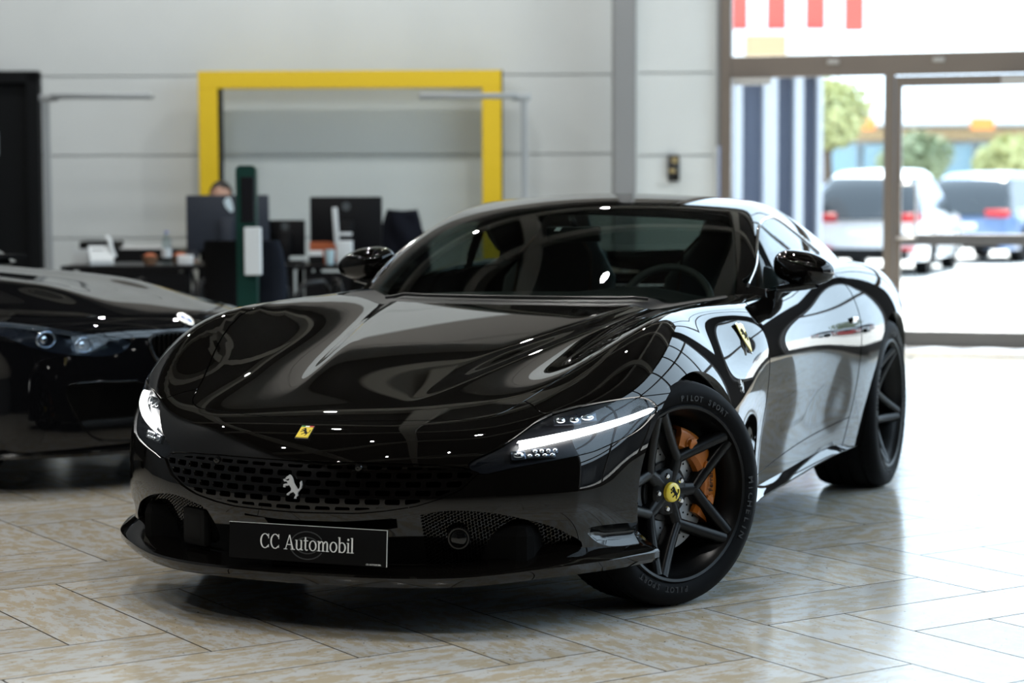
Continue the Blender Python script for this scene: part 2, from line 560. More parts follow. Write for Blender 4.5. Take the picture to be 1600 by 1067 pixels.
n1 = n.new('ShaderNodeTexNoise'); n1.inputs['Scale'].default_value = 13.0; n1.inputs['Detail'].default_value = 9.0; n1.inputs['Roughness'].default_value = 0.72
l.new(mp.outputs[0], n1.inputs['Vector'])
r1 = n.new('ShaderNodeValToRGB')
r1.color_ramp.elements[0].position = 0.46; r1.color_ramp.elements[0].color = (0.47, 0.405, 0.295, 1)
r1.color_ramp.elements[1].position = 0.54; r1.color_ramp.elements[1].color = (0.56, 0.56, 0.545, 1)
l.new(n1.outputs['Fac'], r1.inputs['Fac'])
n2 = n.new('ShaderNodeTexNoise'); n2.inputs['Scale'].default_value = 70.0; n2.inputs['Detail'].default_value = 2.0
l.new(ad.outputs[0], n2.inputs['Vector'])
r2 = n.new('ShaderNodeValToRGB')
r2.color_ramp.elements[0].position = 0.27; r2.color_ramp.elements[0].color = (0.30, 0.26, 0.20, 1)
r2.color_ramp.elements[1].position = 0.31; r2.color_ramp.elements[1].color = (1, 1, 1, 1)
l.new(n2.outputs['Fac'], r2.inputs['Fac'])
mx = n.new('ShaderNodeMix'); mx.data_type = 'RGBA'; mx.blend_type = 'MULTIPLY'; mx.inputs['Factor'].default_value = 1.0
l.new(r1.outputs['Color'], mx.inputs['A']); l.new(r2.outputs['Color'], mx.inputs['B'])
hs = n.new('ShaderNodeHueSaturation')
mm = n.new('ShaderNodeMapRange'); mm.inputs['To Min'].default_value = 0.88; mm.inputs['To Max'].default_value = 1.08
l.new(oi.outputs['Random'], mm.inputs['Value']); l.new(mm.outputs[0], hs.inputs['Value'])
l.new(mx.outputs['Result'], hs.inputs['Color']); l.new(hs.outputs['Color'], b.inputs['Base Color'])
mr = n.new('ShaderNodeMapRange'); mr.inputs['From Min'].default_value = 0.4; mr.inputs['From Max'].default_value = 0.6
mr.inputs['To Min'].default_value = 0.19; mr.inputs['To Max'].default_value = 0.12
l.new(n1.outputs['Fac'], mr.inputs['Value']); l.new(mr.outputs[0], b.inputs['Roughness'])
bp = n.new('ShaderNodeBump'); bp.inputs['Strength'].default_value = 0.06; bp.inputs['Distance'].default_value = 0.004
l.new(n1.outputs['Fac'], bp.inputs['Height']); l.new(bp.outputs['Normal'], b.inputs['Normal'])
FL = MB().box((0.2, 5.6, -0.030), (12.4, 23.8, 0.04), 0, ROOM).build('floor', 'grout')
tag(FL, kind='structure')
UN = 0.293; TA = math.radians(-35.15); T0 = Vector((1.2126, -0.2181, 0))
TM = Matrix.Translation(T0) @ Matrix.Rotation(TA, 4, 'Z')
tile_me = MB().box((1.5 * UN, 0.5 * UN, -0.005), (3 * UN - 0.005, UN - 0.005, 0.010)).mesh('tile')
tile_me.materials.append(MATS['stone_tile']); tile_me.materials.append(MATS['grout'])
for p_ in tile_me.polygons: p_.material_index = 0 if p_.normal.z > 0.9 else 1
inv = ROOM.inverted()
cand = []
for i in range(-40, 60):
    for j in range(-40, 60):
        k = (i - j) % 6
        if k == 0: M = TM @ Matrix.Translation((i * UN, j * UN, 0)); c = TM @ Vector(((i + 1.5) * UN, (j + 0.5) * UN, 0))
        elif k == 5: M = TM @ Matrix.Translation(((i + 1) * UN, j * UN, 0)) @ Matrix.Rotation(PI / 2, 4, 'Z'); c = TM @ Vector(((i + 0.5) * UN, (j + 1.5) * UN, 0))
        else: continue
        q = inv @ c
        if not (-5.55 < q.x < 5.75 and -5.8 < q.y < 16.4): continue
        vis = q.y > 4.4 and abs(q.x) < 0.26 * q.y + 0.6
        px = 3229.0 / max(q.y, 0.1)
        cand.append((0 if vis else 1, q.y, M))
cand.sort(key=lambda t: (t[0], t[1]))
far = bmesh.new()
for idx, (vis, dist, M) in enumerate(cand):
    if idx < 290 and vis == 0:
        o = bpy.data.objects.new('floor_tile', tile_me)
        COL.objects.link(o); o.matrix_world = M; o.parent = FL
    else:
        vs = [far.verts.new(M @ Vector(p)) for p in ((0.002, 0.002, 0), (3 * UN - 0.002, 0.002, 0), (3 * UN - 0.002, UN - 0.002, 0), (0.002, UN - 0.002, 0))]
        far.faces.new(vs)
me = bpy.data.meshes.new('far_tiles'); far.to_mesh(me); far.free()
tag(link('far_tiles', me, 'stone_tile', FL), kind='stuff')
SPOT_W = 152.0
# --- walls
DB = 17.3
CEIL = 6.0
def wall_panels(name, l0, l1, d0, d1, z0, z1, thick=0.12, m='wall_white'):
    """wall between two room points, standing behind the line"""
    a, b2 = Vector((l0, d0, 0)), Vector((l1, d1, 0))
    L = (b2 - a).length; ang = math.atan2(d1 - d0, l1 - l0)
    M = ROOM @ Matrix.Translation(a) @ Matrix.Rotation(ang, 4, 'Z')
    return M, L
M, L = wall_panels('w', -5.7, lx(962, DB), DB, DB, 0, CEIL)
WB = MB().box((L / 2, 0.10, CEIL / 2), (L, 0.12, CEIL), 0, M).build('wall_back', 'wall_seam')
tag(WB, kind='structure')
seams = [0.0, hz(370, DB), hz(241, DB), hz(117, DB), 2.92, 3.60, 4.28, 4.96, CEIL]
for z0, z1 in zip(seams[:-1], seams[1:]):
    MB().box((L / 2, 0.02, (z0 + z1) / 2), (L, 0.05, z1 - z0 - 0.009), 0.004, M, 1).build('wall_panel', 'wall_white' if z0 < 4.0 else 'upper_wall_dimmed', WB)
d1_ = 16.6
l0_, l1_ = lx(993, d1_), lx(1121, d1_)
WC = MB().box(((l0_ + l1_) / 2, d1_ + 0.42, CEIL / 2), (l1_ - l0_, 0.74, CEIL), 0, ROOM).build('wall_entrance', 'wall_seam')
tag(WC, kind='structure')
for z0, z1 in zip([0, hz(244, d1_), hz(115, d1_), 2.85, 3.5, 4.2, 4.9], [hz(244, d1_), hz(115, d1_), 2.85, 3.5, 4.2, 4.9, CEIL]):
    MB().box(((l0_ + l1_) / 2, d1_ + 0.03, (z0 + z1) / 2), (l1_ - l0_ - 0.05, 0.05, z1 - z0 - 0.010), 0.004, ROOM, 1).build('wall_panel', 'wall_white' if z0 < 4.1 else 'upper_wall_dimmed', WC)
for x in (l0_ + 0.012, l1_ - 0.012):
    MB().box((x, d1_ + 0.01, CEIL / 2), (0.03, 0.03, CEIL), 0.004, ROOM).build('corner_bead', 'wall_white', WC)
cl0, cl1 = lx(960, 16.5), lx(994, 16.5)
co = MB().box(((cl0 + cl1) / 2, 16.72, CEIL / 2), (cl1 - cl0, 0.36, CEIL), 0.006, ROOM).build('steel_column', 'column_grey')
tag(co, 'grey steel column between the back wall and the white entrance pier', 'column')
pipe = MB().cyl((lx(1123, 16.55), 16.55, CEIL / 2 + 0.8), 0.022, CEIL - 1.6, 'z', 12, M=ROOM).build('wall_pipe', 'column_grey')
tag(pipe, 'slim grey conduit pipe running down beside the window frame', 'pipe')
# left, ceiling, rear
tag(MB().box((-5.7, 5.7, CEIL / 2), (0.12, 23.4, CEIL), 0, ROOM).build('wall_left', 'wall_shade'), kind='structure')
tag(MB().box((0, -6.0, CEIL / 2), (11.6, 0.12, CEIL), 0, ROOM).build('wall_rear', 'rear_dark'), kind='structure')
tag(MB().box((0, 5.7, CEIL + 0.06), (11.8, 23.6, 0.12), 0, ROOM).build('ceiling', 'ceiling_grey'), kind='structure')
for k, d in enumerate((-3.4, 0.4, 4.2, 8.0, 11.8, 15.4)):
    tag(MB().box((0, d, CEIL - 0.18), (11.2, 0.34, 0.36), 0, ROOM).build('ceiling_beam', 'beam_grey'), 'wide grey cross beam under the dark showroom ceiling', 'beam', 'ceiling cross beams')
for k, l_ in enumerate((-4.0, -0.9, 2.6)):
    CBm = empty('ceiling_girder', (0, 0, 0))
    tag(CBm, ('leftmost', 'middle', 'rightmost')[k] + ' of the three grey girders running lengthwise under the ceiling', 'girder')
    for a, b_ in ((-3.23, 0.23), (0.57, 4.03), (4.37, 7.83), (8.17, 11.63), (11.97, 15.23)):
        MB().box((l_, (a + b_) / 2, CEIL - 0.14), (0.30, b_ - a, 0.28), 0, ROOM).build('girder_length', 'beam_grey', CBm)
for d in (1.6, 5.2, 9.6, 14.8):
    for l_ in (-4.2, -1.9, 0.5):
        t = empty('spot_light', rp(l_, d, CEIL - 0.55), YAW)
        tag(t, 'small round ceiling spotlight on a short rod above the cars', 'spotlight', 'ceiling spotlights')
        MB().lathe([(0.0, 0.1), (0.055, 0.1), (0.06, 0.0), (0.050, 0.0), (0.036, 0.02)], 'z', 20).build('can', 'beam_dark', t, 40)
        MB().lathe([(0.0, 0.015), (0.036, 0.015)], 'z', 20).build('bulb', 'spot_glow', t)
        MB().tube([(0, 0, 0.1), (0, 0, 0.55)], 0.01, 6).build('rod', 'beam_dark', t)
        ld = bpy.data.lights.new('spot_beam', 'SPOT')
        ld.energy = SPOT_W * (0.95 if d > 14 else 1.0); ld.spot_size = math.radians(178); ld.spot_blend = 0.12; ld.shadow_soft_size = 0.05; ld.color = (1.0, 0.98, 0.94)
        lo = bpy.data.objects.new('spot_beam', ld); COL.objects.link(lo); lo.parent = t; lo.location = (0, 0, -0.005)
# --- glazed entrance wall at the back right
GA = Vector((lx(1127, 16.55), 16.55, 0)); GANG = math.radians(-17)
GM = ROOM @ Matrix.Translation(GA) @ Matrix.Rotation(GANG, 4, 'Z')
def gx(x):
    """distance along the entrance wall for a photo column"""
    t = (x - 800) / 3229.0 / math.cos(math.radians(4.155))
    c, s = math.cos(GANG), math.sin(GANG)
    return (t * GA.y - GA.x) / (c - t * s)
def gd(x): return GA.y + math.sin(GANG) * gx(x)
G_END = 5.66 / math.cos(GANG) - GA.x / math.cos(GANG)
G_END = (5.64 - GA.x) / math.cos(GANG)
WD = empty('window_1', (0, 0, 0)); tag(WD, kind='structure')
fr = 'frame_brown'
ztr0, ztr1 = 2.13, 2.30
def gbox(name, x0, x1, z0, z1, m=fr, dep=0.09, parent=WD, off=0.0, bev=0.006):
    return MB().box(((x0 + x1) / 2, off, (z0 + z1) / 2), (x1 - x0, dep, z1 - z0), bev, GM).build(name, m, parent)
gbox('jamb', 0.0, 0.085, 0, CEIL)
gbox('transom', 0.085, G_END, ztr0, ztr1)
gbox('sill_rail', 0.085, gx(1380), 0.0, 0.16, 'frame_grey')
xm0, xm1 = gx(1379), gx(1395)
gbox('mullion', xm0, xm1, 0, ztr0)
gbox('mullion', G_END - 0.9, G_END - 0.8, 0, CEIL)
gbox('head_rail', 0.085, G_END, CEIL - 0.1, CEIL)
gbox('upper_mullion', gx(1600) + 0.25, gx(1600) + 0.32, ztr1, CEIL - 0.1)
gbox('pane', 0.085, xm0, 0.16, ztr0, 'window_glass', 0.012, bev=0)
gbox('pane', 0.085, G_END, ztr1, CEIL - 0.1, 'window_glass', 0.012, bev=0)
gbox('pane', gx(1600) + 0.35, G_END - 0.9, 0.1, ztr0, 'window_glass', 0.012, bev=0)
gbox('sill_rail', gx(1600) + 0.35, G_END, 0.0, 0.16, 'frame_grey')
DR = empty('door_1', (0, 0, 0)); tag(DR, kind='structure')
dx0, dx1 = xm1 + 0.006, gx(1600) + 0.33
gbox('door_stile', dx0, dx0 + 0.05, 0.02, ztr0 - 0.01, fr, 0.07, DR)
gbox('door_stile', dx1 - 0.10, dx1, 0.02, ztr0 - 0.01, fr, 0.07, DR)
gbox('top_rail', dx0 + 0.05, dx1 - 0.10, ztr0 - 0.09, ztr0 - 0.01, fr, 0.07, DR)
gbox('middle_rail', dx0 + 0.05, dx1 - 0.10, 0.815, 0.90, 'frame_grey', 0.07, DR)
gbox('bottom_rail', dx0 + 0.05, dx1 - 0.10, 0.02, 0.15, 'frame_grey', 0.07, DR)
gbox('door_pane', dx0 + 0.05, dx1 - 0.10, 0.15, 0.815, 'window_glass', 0.012, DR, bev=0)
gbox('door_pane', dx0 + 0.05, dx1 - 0.10, 0.90, ztr0 - 0.09, 'window_glass', 0.012, DR, bev=0)
mat('steel', (0.55, 0.55, 0.55), 0.3, 0.9)
b = MB()
b.tube([GM @ Vector(p) for p in ((dx0 + 0.03, -0.05, 0.87), (dx0 + 0.03, -0.10, 0.87), (dx0 + 0.16, -0.10, 0.87))], 0.012, 8)
b.build('door_lever', 'steel', DR, 60)
b = MB().tube([GM @ Vector(p) for p in ((dx0 + 0.05, -0.04, 1.28), (dx0 + 0.05, -0.09, 1.28), (dx0 + 0.17, -0.09, 1.28), (dx0 + 0.17, -0.09, 0.86), (dx0 + 0.05, -0.09, 0.86), (dx0 + 0.05, -0.04, 0.86))], 0.011, 8)
b.build('pull_bar', 'steel', DR, 60)
mat('closer_grey', (0.42, 0.42, 0.41), 0.4, 0.3)
for a0, a1, zz in ((gx(1146), gx(1206), ztr0 - 0.03), (gx(1560), gx(1560) + 0.42, ztr0 - 0.055)):
    tag(MB().box(((a0 + a1) / 2, -0.075, zz), (a1 - a0, 0.05, 0.055), 0.008, GM).build('door_closer', 'closer_grey', None, 40), 'silver door closer on the transom above the ' + ('left sidelight' if a0 < 1 else 'right glass door'), 'door closer')
for xx in (1300, 1463):
    tag(MB().box((gx(xx), -0.05, 2.24), (0.09, 0.03, 0.035), 0.006, GM).build('frame_sensor', 'closer_grey', None, 40), 'small silver sensor on the transom ' + ('above the sidelight' if xx == 1300 else 'above the glass door'), 'sensor')
# --- glazed side wall at the right (out of frame, lights the room)
WS = empty('window_2', (0, 0, 0)); tag(WS, kind='structure')
LS = 5.72
D_COR = GA.y + math.sin(GANG) * G_END
d_end = 14.1
tag(MB().box((LS, (d_end + D_COR) / 2 + 0.05, CEIL / 2), (0.12, D_COR - d_end + 0.1, CEIL), 0, ROOM).build('reflection_pier', 'rear_dark'), kind='structure')  # unseen dark pier, added in the glazing so the fender reflects dark
def sbox(name, d0, d1, z0, z1, m, t=0.09, parent=WS):
    return MB().box((LS, (d0 + d1) / 2, (z0 + z1) / 2), (t, d1 - d0, z1 - z0), 0, ROOM).build(name, m, parent)
DS0 = 2.0
tag(MB().box((LS, (-5.95 + DS0) / 2, CEIL / 2), (0.12, DS0 + 5.95, CEIL), 0, ROOM).build('wall_right', 'rear_dark'), kind='structure')
sbox('low_rail', DS0, d_end, 0, 0.14, 'frame_grey'); sbox('top_rail', DS0, d_end, CEIL - 0.14, CEIL, 'frame_grey')
sbox('transom', DS0, d_end, 2.16, 2.28, 'frame_grey'); sbox('transom', DS0, d_end, 4.16, 4.28, 'frame_grey')
nd = 6
for k in range(nd + 1):
    d = DS0 + (d_end - DS0) * k / nd
    sbox('mullion', d - 0.05, d + 0.05, 0, CEIL, 'frame_grey', 0.12)
    if k < nd:
        e = DS0 + (d_end - DS0) * (k + 1) / nd
        sbox('pane', d + 0.05, e - 0.05, 0.14, 2.16, 'window_glass', 0.012); sbox('pane', d + 0.05, e - 0.05, 2.28, 4.16, 'window_glass', 0.012); sbox('pane', d + 0.05, e - 0.05, 4.28, CEIL - 0.14, 'window_glass', 0.012)
# --- yellow portal frame, dark door
mat('yellow_lacquer', (0.72, 0.50, 0.012), 0.45, 0, 0.4)
mat('door_black', (0.005, 0.006, 0.007), 0.6, 0, 0.12)
DY = 17.0
YF = empty('yellow_frame', rp(lx(549, DY), DY, 0), YAW)
tag(YF, 'tall yellow portal frame standing against the white back wall', 'frame')
yl, yr_, yt = lx(314, DY) - lx(549, DY), lx(784, DY) - lx(549, DY), hz(110, DY)
jw = lx(344, DY) - lx(314, DY); th = hz(110, DY) - hz(137, DY)
MB().box((yl + jw / 2, 0, (yt - th) / 2), (jw, 0.16, yt - th), 0.004).build('left_post', 'yellow_lacquer', YF)
MB().box((yr_ - jw / 2, 0, (yt - th) / 2), (jw, 0.16, yt - th), 0.004).build('right_post', 'yellow_lacquer', YF)
MB().box(((yl + yr_) / 2, 0, yt - th / 2), (yr_ - yl, 0.16, th), 0.004).build('head_beam', 'yellow_lacquer', YF)
MB().box((yl + jw + 0.008, 0.03, (yt - th) / 2), (0.016, 0.20, yt - th), 0).build('inner_edge', 'door_black', YF)
MB().box((yr_ + 0.006, 0.03, yt / 2), (0.012, 0.20, yt), 0).build('outer_edge', 'door_black', YF)
glass('frame_pane_glass', (0.975, 0.985, 0.985), 1.3)
MB().box(((yl + yr_) / 2, 0.10, (yt - th) / 2), (yr_ - yl - 2 * jw - 0.03, 0.01, yt - th)).build('glass_panel', 'frame_pane_glass', YF)
DD = empty('door_2', rp(lx(-10, DB), DB - 0.03, 0), YAW); tag(DD, kind='structure')
dl, dr_, dt = lx(-200, DB) - lx(-10, DB), lx(68, DB) - lx(-10, DB), hz(109, DB)
MB().box((dr_ - 0.05, -0.03, dt / 2), (0.10, 0.14, dt), 0.004).build('jamb', 'door_black', DD)
MB().box(((dl + dr_) / 2, -0.03, dt - 0.05), (dr_ - dl, 0.14, 0.10), 0.004).build('head', 'door_black', DD)
MB().box(((dl + dr_) / 2, 0.0, dt / 2), (dr_ - dl, 0.05, dt - 0.02)).build('leaf', 'door_black', DD)
mat('pale_sticker', (0.35, 0.42, 0.46), 0.5)
MB().box((lx(0, DB) - lx(-10, DB) - 0.01, -0.03, hz(222, DB)), (0.035, 0.01, 0.2)).build('door_sticker', 'pale_sticker', DD)
# --- wall-mounted key safe
mat('device_black', (0.012, 0.012, 0.013), 0.35)
mat('device_brass', (0.42, 0.33, 0.16), 0.35, 0.7)
KS = empty('wall_intercom', rp(lx(1052, d1_), d1_ - 0.01, hz(264, d1_)), YAW)
tag(KS, 'small black and brass intercom mounted on the white entrance pier', 'intercom')
MB().box((0, -0.015, 0), (0.095, 0.05, 0.21), 0.012).build('case', 'device_black', KS, 40)
MB().cyl((0.006, -0.045, 0.065), 0.028, 0.02, 'y', 20).build('button', 'device_brass', KS, 40)
MB().box((-0.012, -0.042, -0.02), (0.05, 0.012, 0.03), 0.004).build('key_plate', 'device_brass', KS, 40)
MB().box((0.012, -0.044, -0.075), (0.055, 0.012, 0.05), 0.004).build('cover', 'matte_black', KS, 40)
MB().tube([(0.0, 0.0, -0.10), (-0.01, 0.0, -0.125), (-0.05, 0.0, -0.135), (-0.14, 0.005, -0.13)], 0.005, 6).build('cable', 'wall_seam', KS)
# ------------------------------------------------------------------ hero car: implicit body
ZC = Spl([(-0.86, 0.40), (-0.80, 0.50), (-0.74, 0.558), (-0.656, 0.592), (-0.45, 0.636), (-0.15, 0.69), (0.2, 0.748), (0.55, 0.80), (0.95, 0.85), (1.4, 0.89), (2.2, 0.92), (3.0, 0.90), (3.6, 0.84)])
ZF = Spl([(-0.7, 0.52), (-0.5, 0.60), (-0.3, 0.682), (-0.12, 0.765), (0.08, 0.83), (0.3, 0.863), (0.6, 0.867), (0.9, 0.866), (1.25, 0.872), (1.7, 0.895), (2.1, 0.928), (2.45, 0.953), (2.75, 0.942), (3.05, 0.895), (3.3, 0.80), (3.6, 0.66)])
VF = Spl([(-0.7, 0.60), (-0.4, 0.68), (-0.1, 0.755), (0.2, 0.785), (0.6, 0.785), (1.2, 0.80), (1.8, 0.83), (2.4, 0.87), (2.8, 0.86), (3.3, 0.78), (3.6, 0.70)])
WM = Spl([(-0.7, 0.68), (-0.45, 0.775), (-0.25, 0.86), (0.0, 0.94), (0.22, 0.957), (0.45, 0.947), (0.7, 0.928), (1.0, 0.913), (1.4, 0.910), (1.8, 0.93), (2.25, 0.973), (2.65, 0.99), (2.95, 0.98), (3.25, 0.93), (3.6, 0.85)])
NC = Spl([(0.05, -0.735), (0.16, -0.765), (0.25, -0.785), (0.34, -0.812), (0.42, -0.812), (0.5, -0.79), (0.56, -0.755), (0.65, -0.70), (0.8, -0.58)])
P_FRONT = Spl([(0.05, -0.03), (0.18, -0.012), (0.32, 0.0), (0.45, 0.0), (0.57, -0.006), (0.66, -0.03), (0.74, -0.07), (0.83, -0.14), (0.95, -0.26)])
P_DOOR = Spl([(0.05, -0.062), (0.18, -0.042), (0.28, -0.036), (0.40, -0.028), (0.52, -0.012), (0.62, -0.001), (0.70, 0.0), (0.78, -0.022), (0.85, -0.070), (0.95, -0.185)])
P_REAR = Spl([(0.05, -0.08), (0.2, -0.045), (0.34, -0.02), (0.48, -0.004), (0.6, 0.002), (0.72, -0.004), (0.8, -0.028), (0.87, -0.065), (0.95, -0.14), (1.05, -0.3)])
RIDGE_V = Spl([(-0.6, 0.17), (-0.3, 0.235), (0.1, 0.315), (0.5, 0.41), (1.0, 0.50), (1.5, 0.55)])
def body_H(v, u):
    zc, zf, vf = ZC(u), ZF(u), VF(u)
    base = zc - 0.07 * v * v
    A = zf - (zc - 0.07 * vf * vf)
    d = v - vf
    w = np.where(d < 0, 0.20, 0.30)
    g = np.exp(-(d / w) ** 2)
    rid = 0.024 * sstep(u, -0.5, 0.15) * (1 - sstep(u, 1.2, 1.8)) * sig((RIDGE_V(u) - v) / 0.013)
    out = 2.2 * np.maximum(d, 0) ** 2
    return base + A * g + rid - out
def body_W(u, z):
    wf = 1 - sstep(u, 0.35, 0.95)
    wr = sstep(u, 1.55, 2.25)
    return WM(u) + wf * P_FRONT(z) + (1 - wf - wr) * P_DOOR(z) + wr * P_REAR(z)
def body_N(v, z):
    return NC(z) + 0.51 * v * v + 0.22 * v ** 4
def body_T(v, z):
    return 3.62 - 0.35 * v * v - 0.3 * (z - 0.75) ** 2
def body_f(P):
    v = np.sqrt(P[:, 0] ** 2 + 1e-5); u = P[:, 1]; z = P[:, 2]
    a = z - body_H(v, u)
    b = v - body_W(u, z)
    c = 0.8 * (body_N(v, z) - u)
    t = 0.8 * (u - body_T(v, z))
    ab = lse(0.022, a, b)
    return lse(0.012, ab, c, t)
ZR = Spl([(0.60, 0.70), (0.92, 0.862), (1.2, 1.015), (1.42, 1.118), (1.6, 1.18), (1.78, 1.218), (2.0, 1.235), (2.25, 1.222), (2.6, 1.165), (3.0, 1.06), (3.4, 0.93), (3.7, 0.82)])
def cab_W(u, z):
    d = z - 0.88
    return 0.815 - 0.56 * d - 0.42 * np.maximum(d, 0) ** 2 - 0.055 * np.maximum(u - 1.75, 0) ** 2
def cab_f(P):
    v = np.sqrt(P[:, 0] ** 2 + 1e-5); u = P[:, 1] + 0.07; z = P[:, 2]
    up = u - 0.46 * v * v * (1 - sstep(u, 1.9, 2.6))
    a = 0.8 * (z - (ZR(up) - 0.11 * v * v))
    b = v - cab_W(u, z)
    return lse(0.016, a, b)
# ------------------------------------------------------------------ hero car: build
def mirror_rows(pts):
    """closed outline from its v >= 0 half that starts and ends on the centre line"""
    P = [tuple(p) for p in pts]
    return np.array(P + [(-a, b) for a, b in P[::-1] if abs(a) > 1e-9])
HORSE = [(-0.10, 0.50), (-0.04, 0.46), (0.02, 0.38), (0.07, 0.28), (0.10, 0.18), (0.16, 0.08), (0.24, -0.02), (0.30, -0.10), (0.34, -0.11), (0.40, -0.06), (0.43, 0.06), (0.40, 0.18), (0.46, 0.26), (0.50, 0.10), (0.47, -0.06), (0.38, -0.17), (0.33, -0.22), (0.30, -0.30), (0.33, -0.36), (0.24, -0.44), (0.26, -0.50), (0.17, -0.50), (0.19, -0.43), (0.24, -0.35), (0.18, -0.27), (0.10, -0.22), (0.0, -0.27), (-0.08, -0.31), (-0.12, -0.38), (-0.19, -0.36), (-0.16, -0.29), (-0.08, -0.24), (0.0, -0.18), (0.02, -0.10), (-0.04, 0.0), (-0.10, 0.06), (-0.20, 0.02), (-0.28, 0.04), (-0.30, -0.05), (-0.37, -0.04), (-0.36, 0.08), (-0.26, 0.11), (-0.16, 0.12), (-0.22, 0.20), (-0.34, 0.20), (-0.39, 0.28), (-0.33, 0.31), (-0.28, 0.25), (-0.16, 0.23), (-0.10, 0.28), (-0.11, 0.34), (-0.18, 0.32), (-0.25, 0.29), (-0.29, 0.34), (-0.21, 0.42), (-0.14, 0.46)]
def frame_matrix(p, n, up):
    n = Vector(n).normalized(); up = Vector(up)
    x = up.cross(n).normalized(); y = n.cross(x)
    return Matrix(((x.x, y.x, n.x, p[0]), (x.y, y.y, n.y, p[1]), (x.z, y.z, n.z, p[2]), (0, 0, 0, 1)))
def horse(name, p, n, up, size, m, parent, depth=0.002, flip=1):
    M = frame_matrix(p, n, up)
    return MB().prism([(flip * a * size, b * size) for a, b in HORSE][::flip], depth, M).build(name, m, parent)

CAR = empty('sports_car', (0, 0, 0))
tag(CAR, 'glossy black two-door sports coupe with lit headlamps and yellow emblems in the foreground', 'car')
BODY = capsule_skin(body_f, -0.15, 3.2, 0.40, math.radians(113), 330, 120, 150)
ARCH_F = (0.075, 0.335, 0.362); ARCH_R = (2.725, 0.345, 0.388)
def arch_field(V):
    v = np.abs(V[:, 0])
    a = np.hypot(V[:, 1] - ARCH_F[0], V[:, 2] - ARCH_F[1]) - ARCH_F[2]
    b = np.hypot(V[:, 1] - ARCH_R[0], V[:, 2] - ARCH_R[1]) - ARCH_R[2]
    return np.maximum(np.minimum(a, b), 0.5 - v)
def low_edge(V):
    u = V[:, 1]
    return V[:, 2] - np.interp(u, [-0.9, -0.3, 0.4, 0.6, 2.0, 2.3, 3.7], [0.17, 0.185, 0.20, 0.195, 0.235, 0.22, 0.25])
M0 = clip(BODY, low_edge(BODY[0]))
M0 = clip(M0, arch_field(M0[0]))
M0 = clip(M0, np.maximum(cab_f(M0[0]) + 0.012, 0.79 - M0[0][:, 2]))
HOOD = mirror_rows(crspline([(0, -0.655), (0.14, -0.645), (0.273, -0.615), (0.39, -0.572), (0.455, -0.542), (0.505, -0.49), (0.535, -0.415), (0.562, -0.33), (0.60, -0.22), (0.64, -0.10), (0.68, 0.05), (0.71, 0.22), (0.73, 0.5), (0.728, 0.78), (0.70, 0.935), (0.62, 0.945), (0.5, 0.87), (0.3, 0.785), (0, 0.745)], 6, False))
LAMP = crspline([(0.477, 0.490), (0.543, 0.528), (0.588, 0.567), (0.632, 0.608), (0.70, 0.630), (0.779, 0.642), (0.838, 0.643), (0.870, 0.611), (0.857, 0.576), (0.836, 0.549), (0.786, 0.519), (0.736, 0.500), (0.588, 0.474), (0.512, 0.460)], 6)
GRILLE = mirror_rows([(0, 0.492), (0.15, 0.493), (0.26, 0.493), (0.38, 0.489), (0.46, 0.481), (0.508, 0.466), (0.465, 0.419), (0.42, 0.396), (0.353, 0.374), (0.27, 0.360), (0.197, 0.352), (0, 0.348)])
INTAKE = mirror_rows(crspline([(0, 0.326), (0.2, 0.330), (0.33, 0.344), (0.42, 0.360), (0.5, 0.357), (0.58, 0.340), (0.66, 0.308), (0.70, 0.280), (0.733, 0.243), (0.70, 0.214), (0.6, 0.194), (0.42, 0.186), (0, 0.180)], 6, False))
NOTCH = crspline([(0.745, 0.286), (0.80, 0.293), (0.85, 0.284), (0.90, 0.262), (0.905, 0.245), (0.86, 0.226), (0.80, 0.226), (0.765, 0.243)], 6)
def vu(V): return np.stack([V[:, 0], V[:, 1]], 1)
def avz(V): return np.stack([np.abs(V[:, 0]), V[:, 2]], 1)
def vz(V): return np.stack([V[:, 0], V[:, 2]], 1)
def uz(V): return np.stack([V[:, 1], V[:, 2]], 1)
GAP = 0.0022
def f_hood(V): return np.minimum(polysd(vu(V), HOOD), (V[:, 2] - 0.5) * 0.5)
def f_lamp(V): return np.minimum(polysd(avz(V), LAMP), (0.05 - V[:, 1]))
def f_grille(V): return np.minimum(polysd(vz(V), GRILLE), (-0.3 - V[:, 1]))
def f_intake(V): return np.minimum(polysd(vz(V), INTAKE), (-0.2 - V[:, 1]))
def f_notch(V): return np.minimum(polysd(avz(V), NOTCH), (-0.05 - V[:, 1]))
hood = clip(M0, f_hood(M0[0]) - GAP)
rest = clip(M0, -f_hood(M0[0]) - GAP)
COWLP = mirror_rows([(0, 0.74), (0.3, 0.78), (0.5, 0.865), (0.62, 0.94), (0.70, 0.93), (0.725, 1.05), (0.715, 1.12), (0.6, 1.4), (0, 1.4)])
def f_cowl(V): return np.minimum(polysd(vu(V), COWLP), (V[:, 2] - 0.6))
cowl = clip(rest, f_cowl(rest[0]))
rest = clip(rest, -f_cowl(rest[0]) - 0.001)
lampskin = clip(rest, f_lamp(rest[0]) - 0.0015)
rest = clip(rest, -f_lamp(rest[0]) - 0.0015)
grilleskin = clip(rest, f_grille(rest[0]) - 0.001)
rest = clip(rest, -f_grille(rest[0]) - 0.001)
intakeskin = clip(rest, f_intake(rest[0]))
rest = clip(rest, -f_intake(rest[0]))
notchskin = clip(rest, f_notch(rest[0]))
rest = clip(rest, -f_notch(rest[0]))
def f_bumper(V):
    L = np.interp(np.abs(V[:, 0]), [0, 0.5, 0.535, 0.568, 0.626, 0.70, 0.835, 0.91, 1.1], [0.66, 0.648, 0.641, 0.635, 0.612, 0.632, 0.6465, 0.6475, 0.6475])
    return np.minimum(L - V[:, 2], 0.06 - V[:, 1])
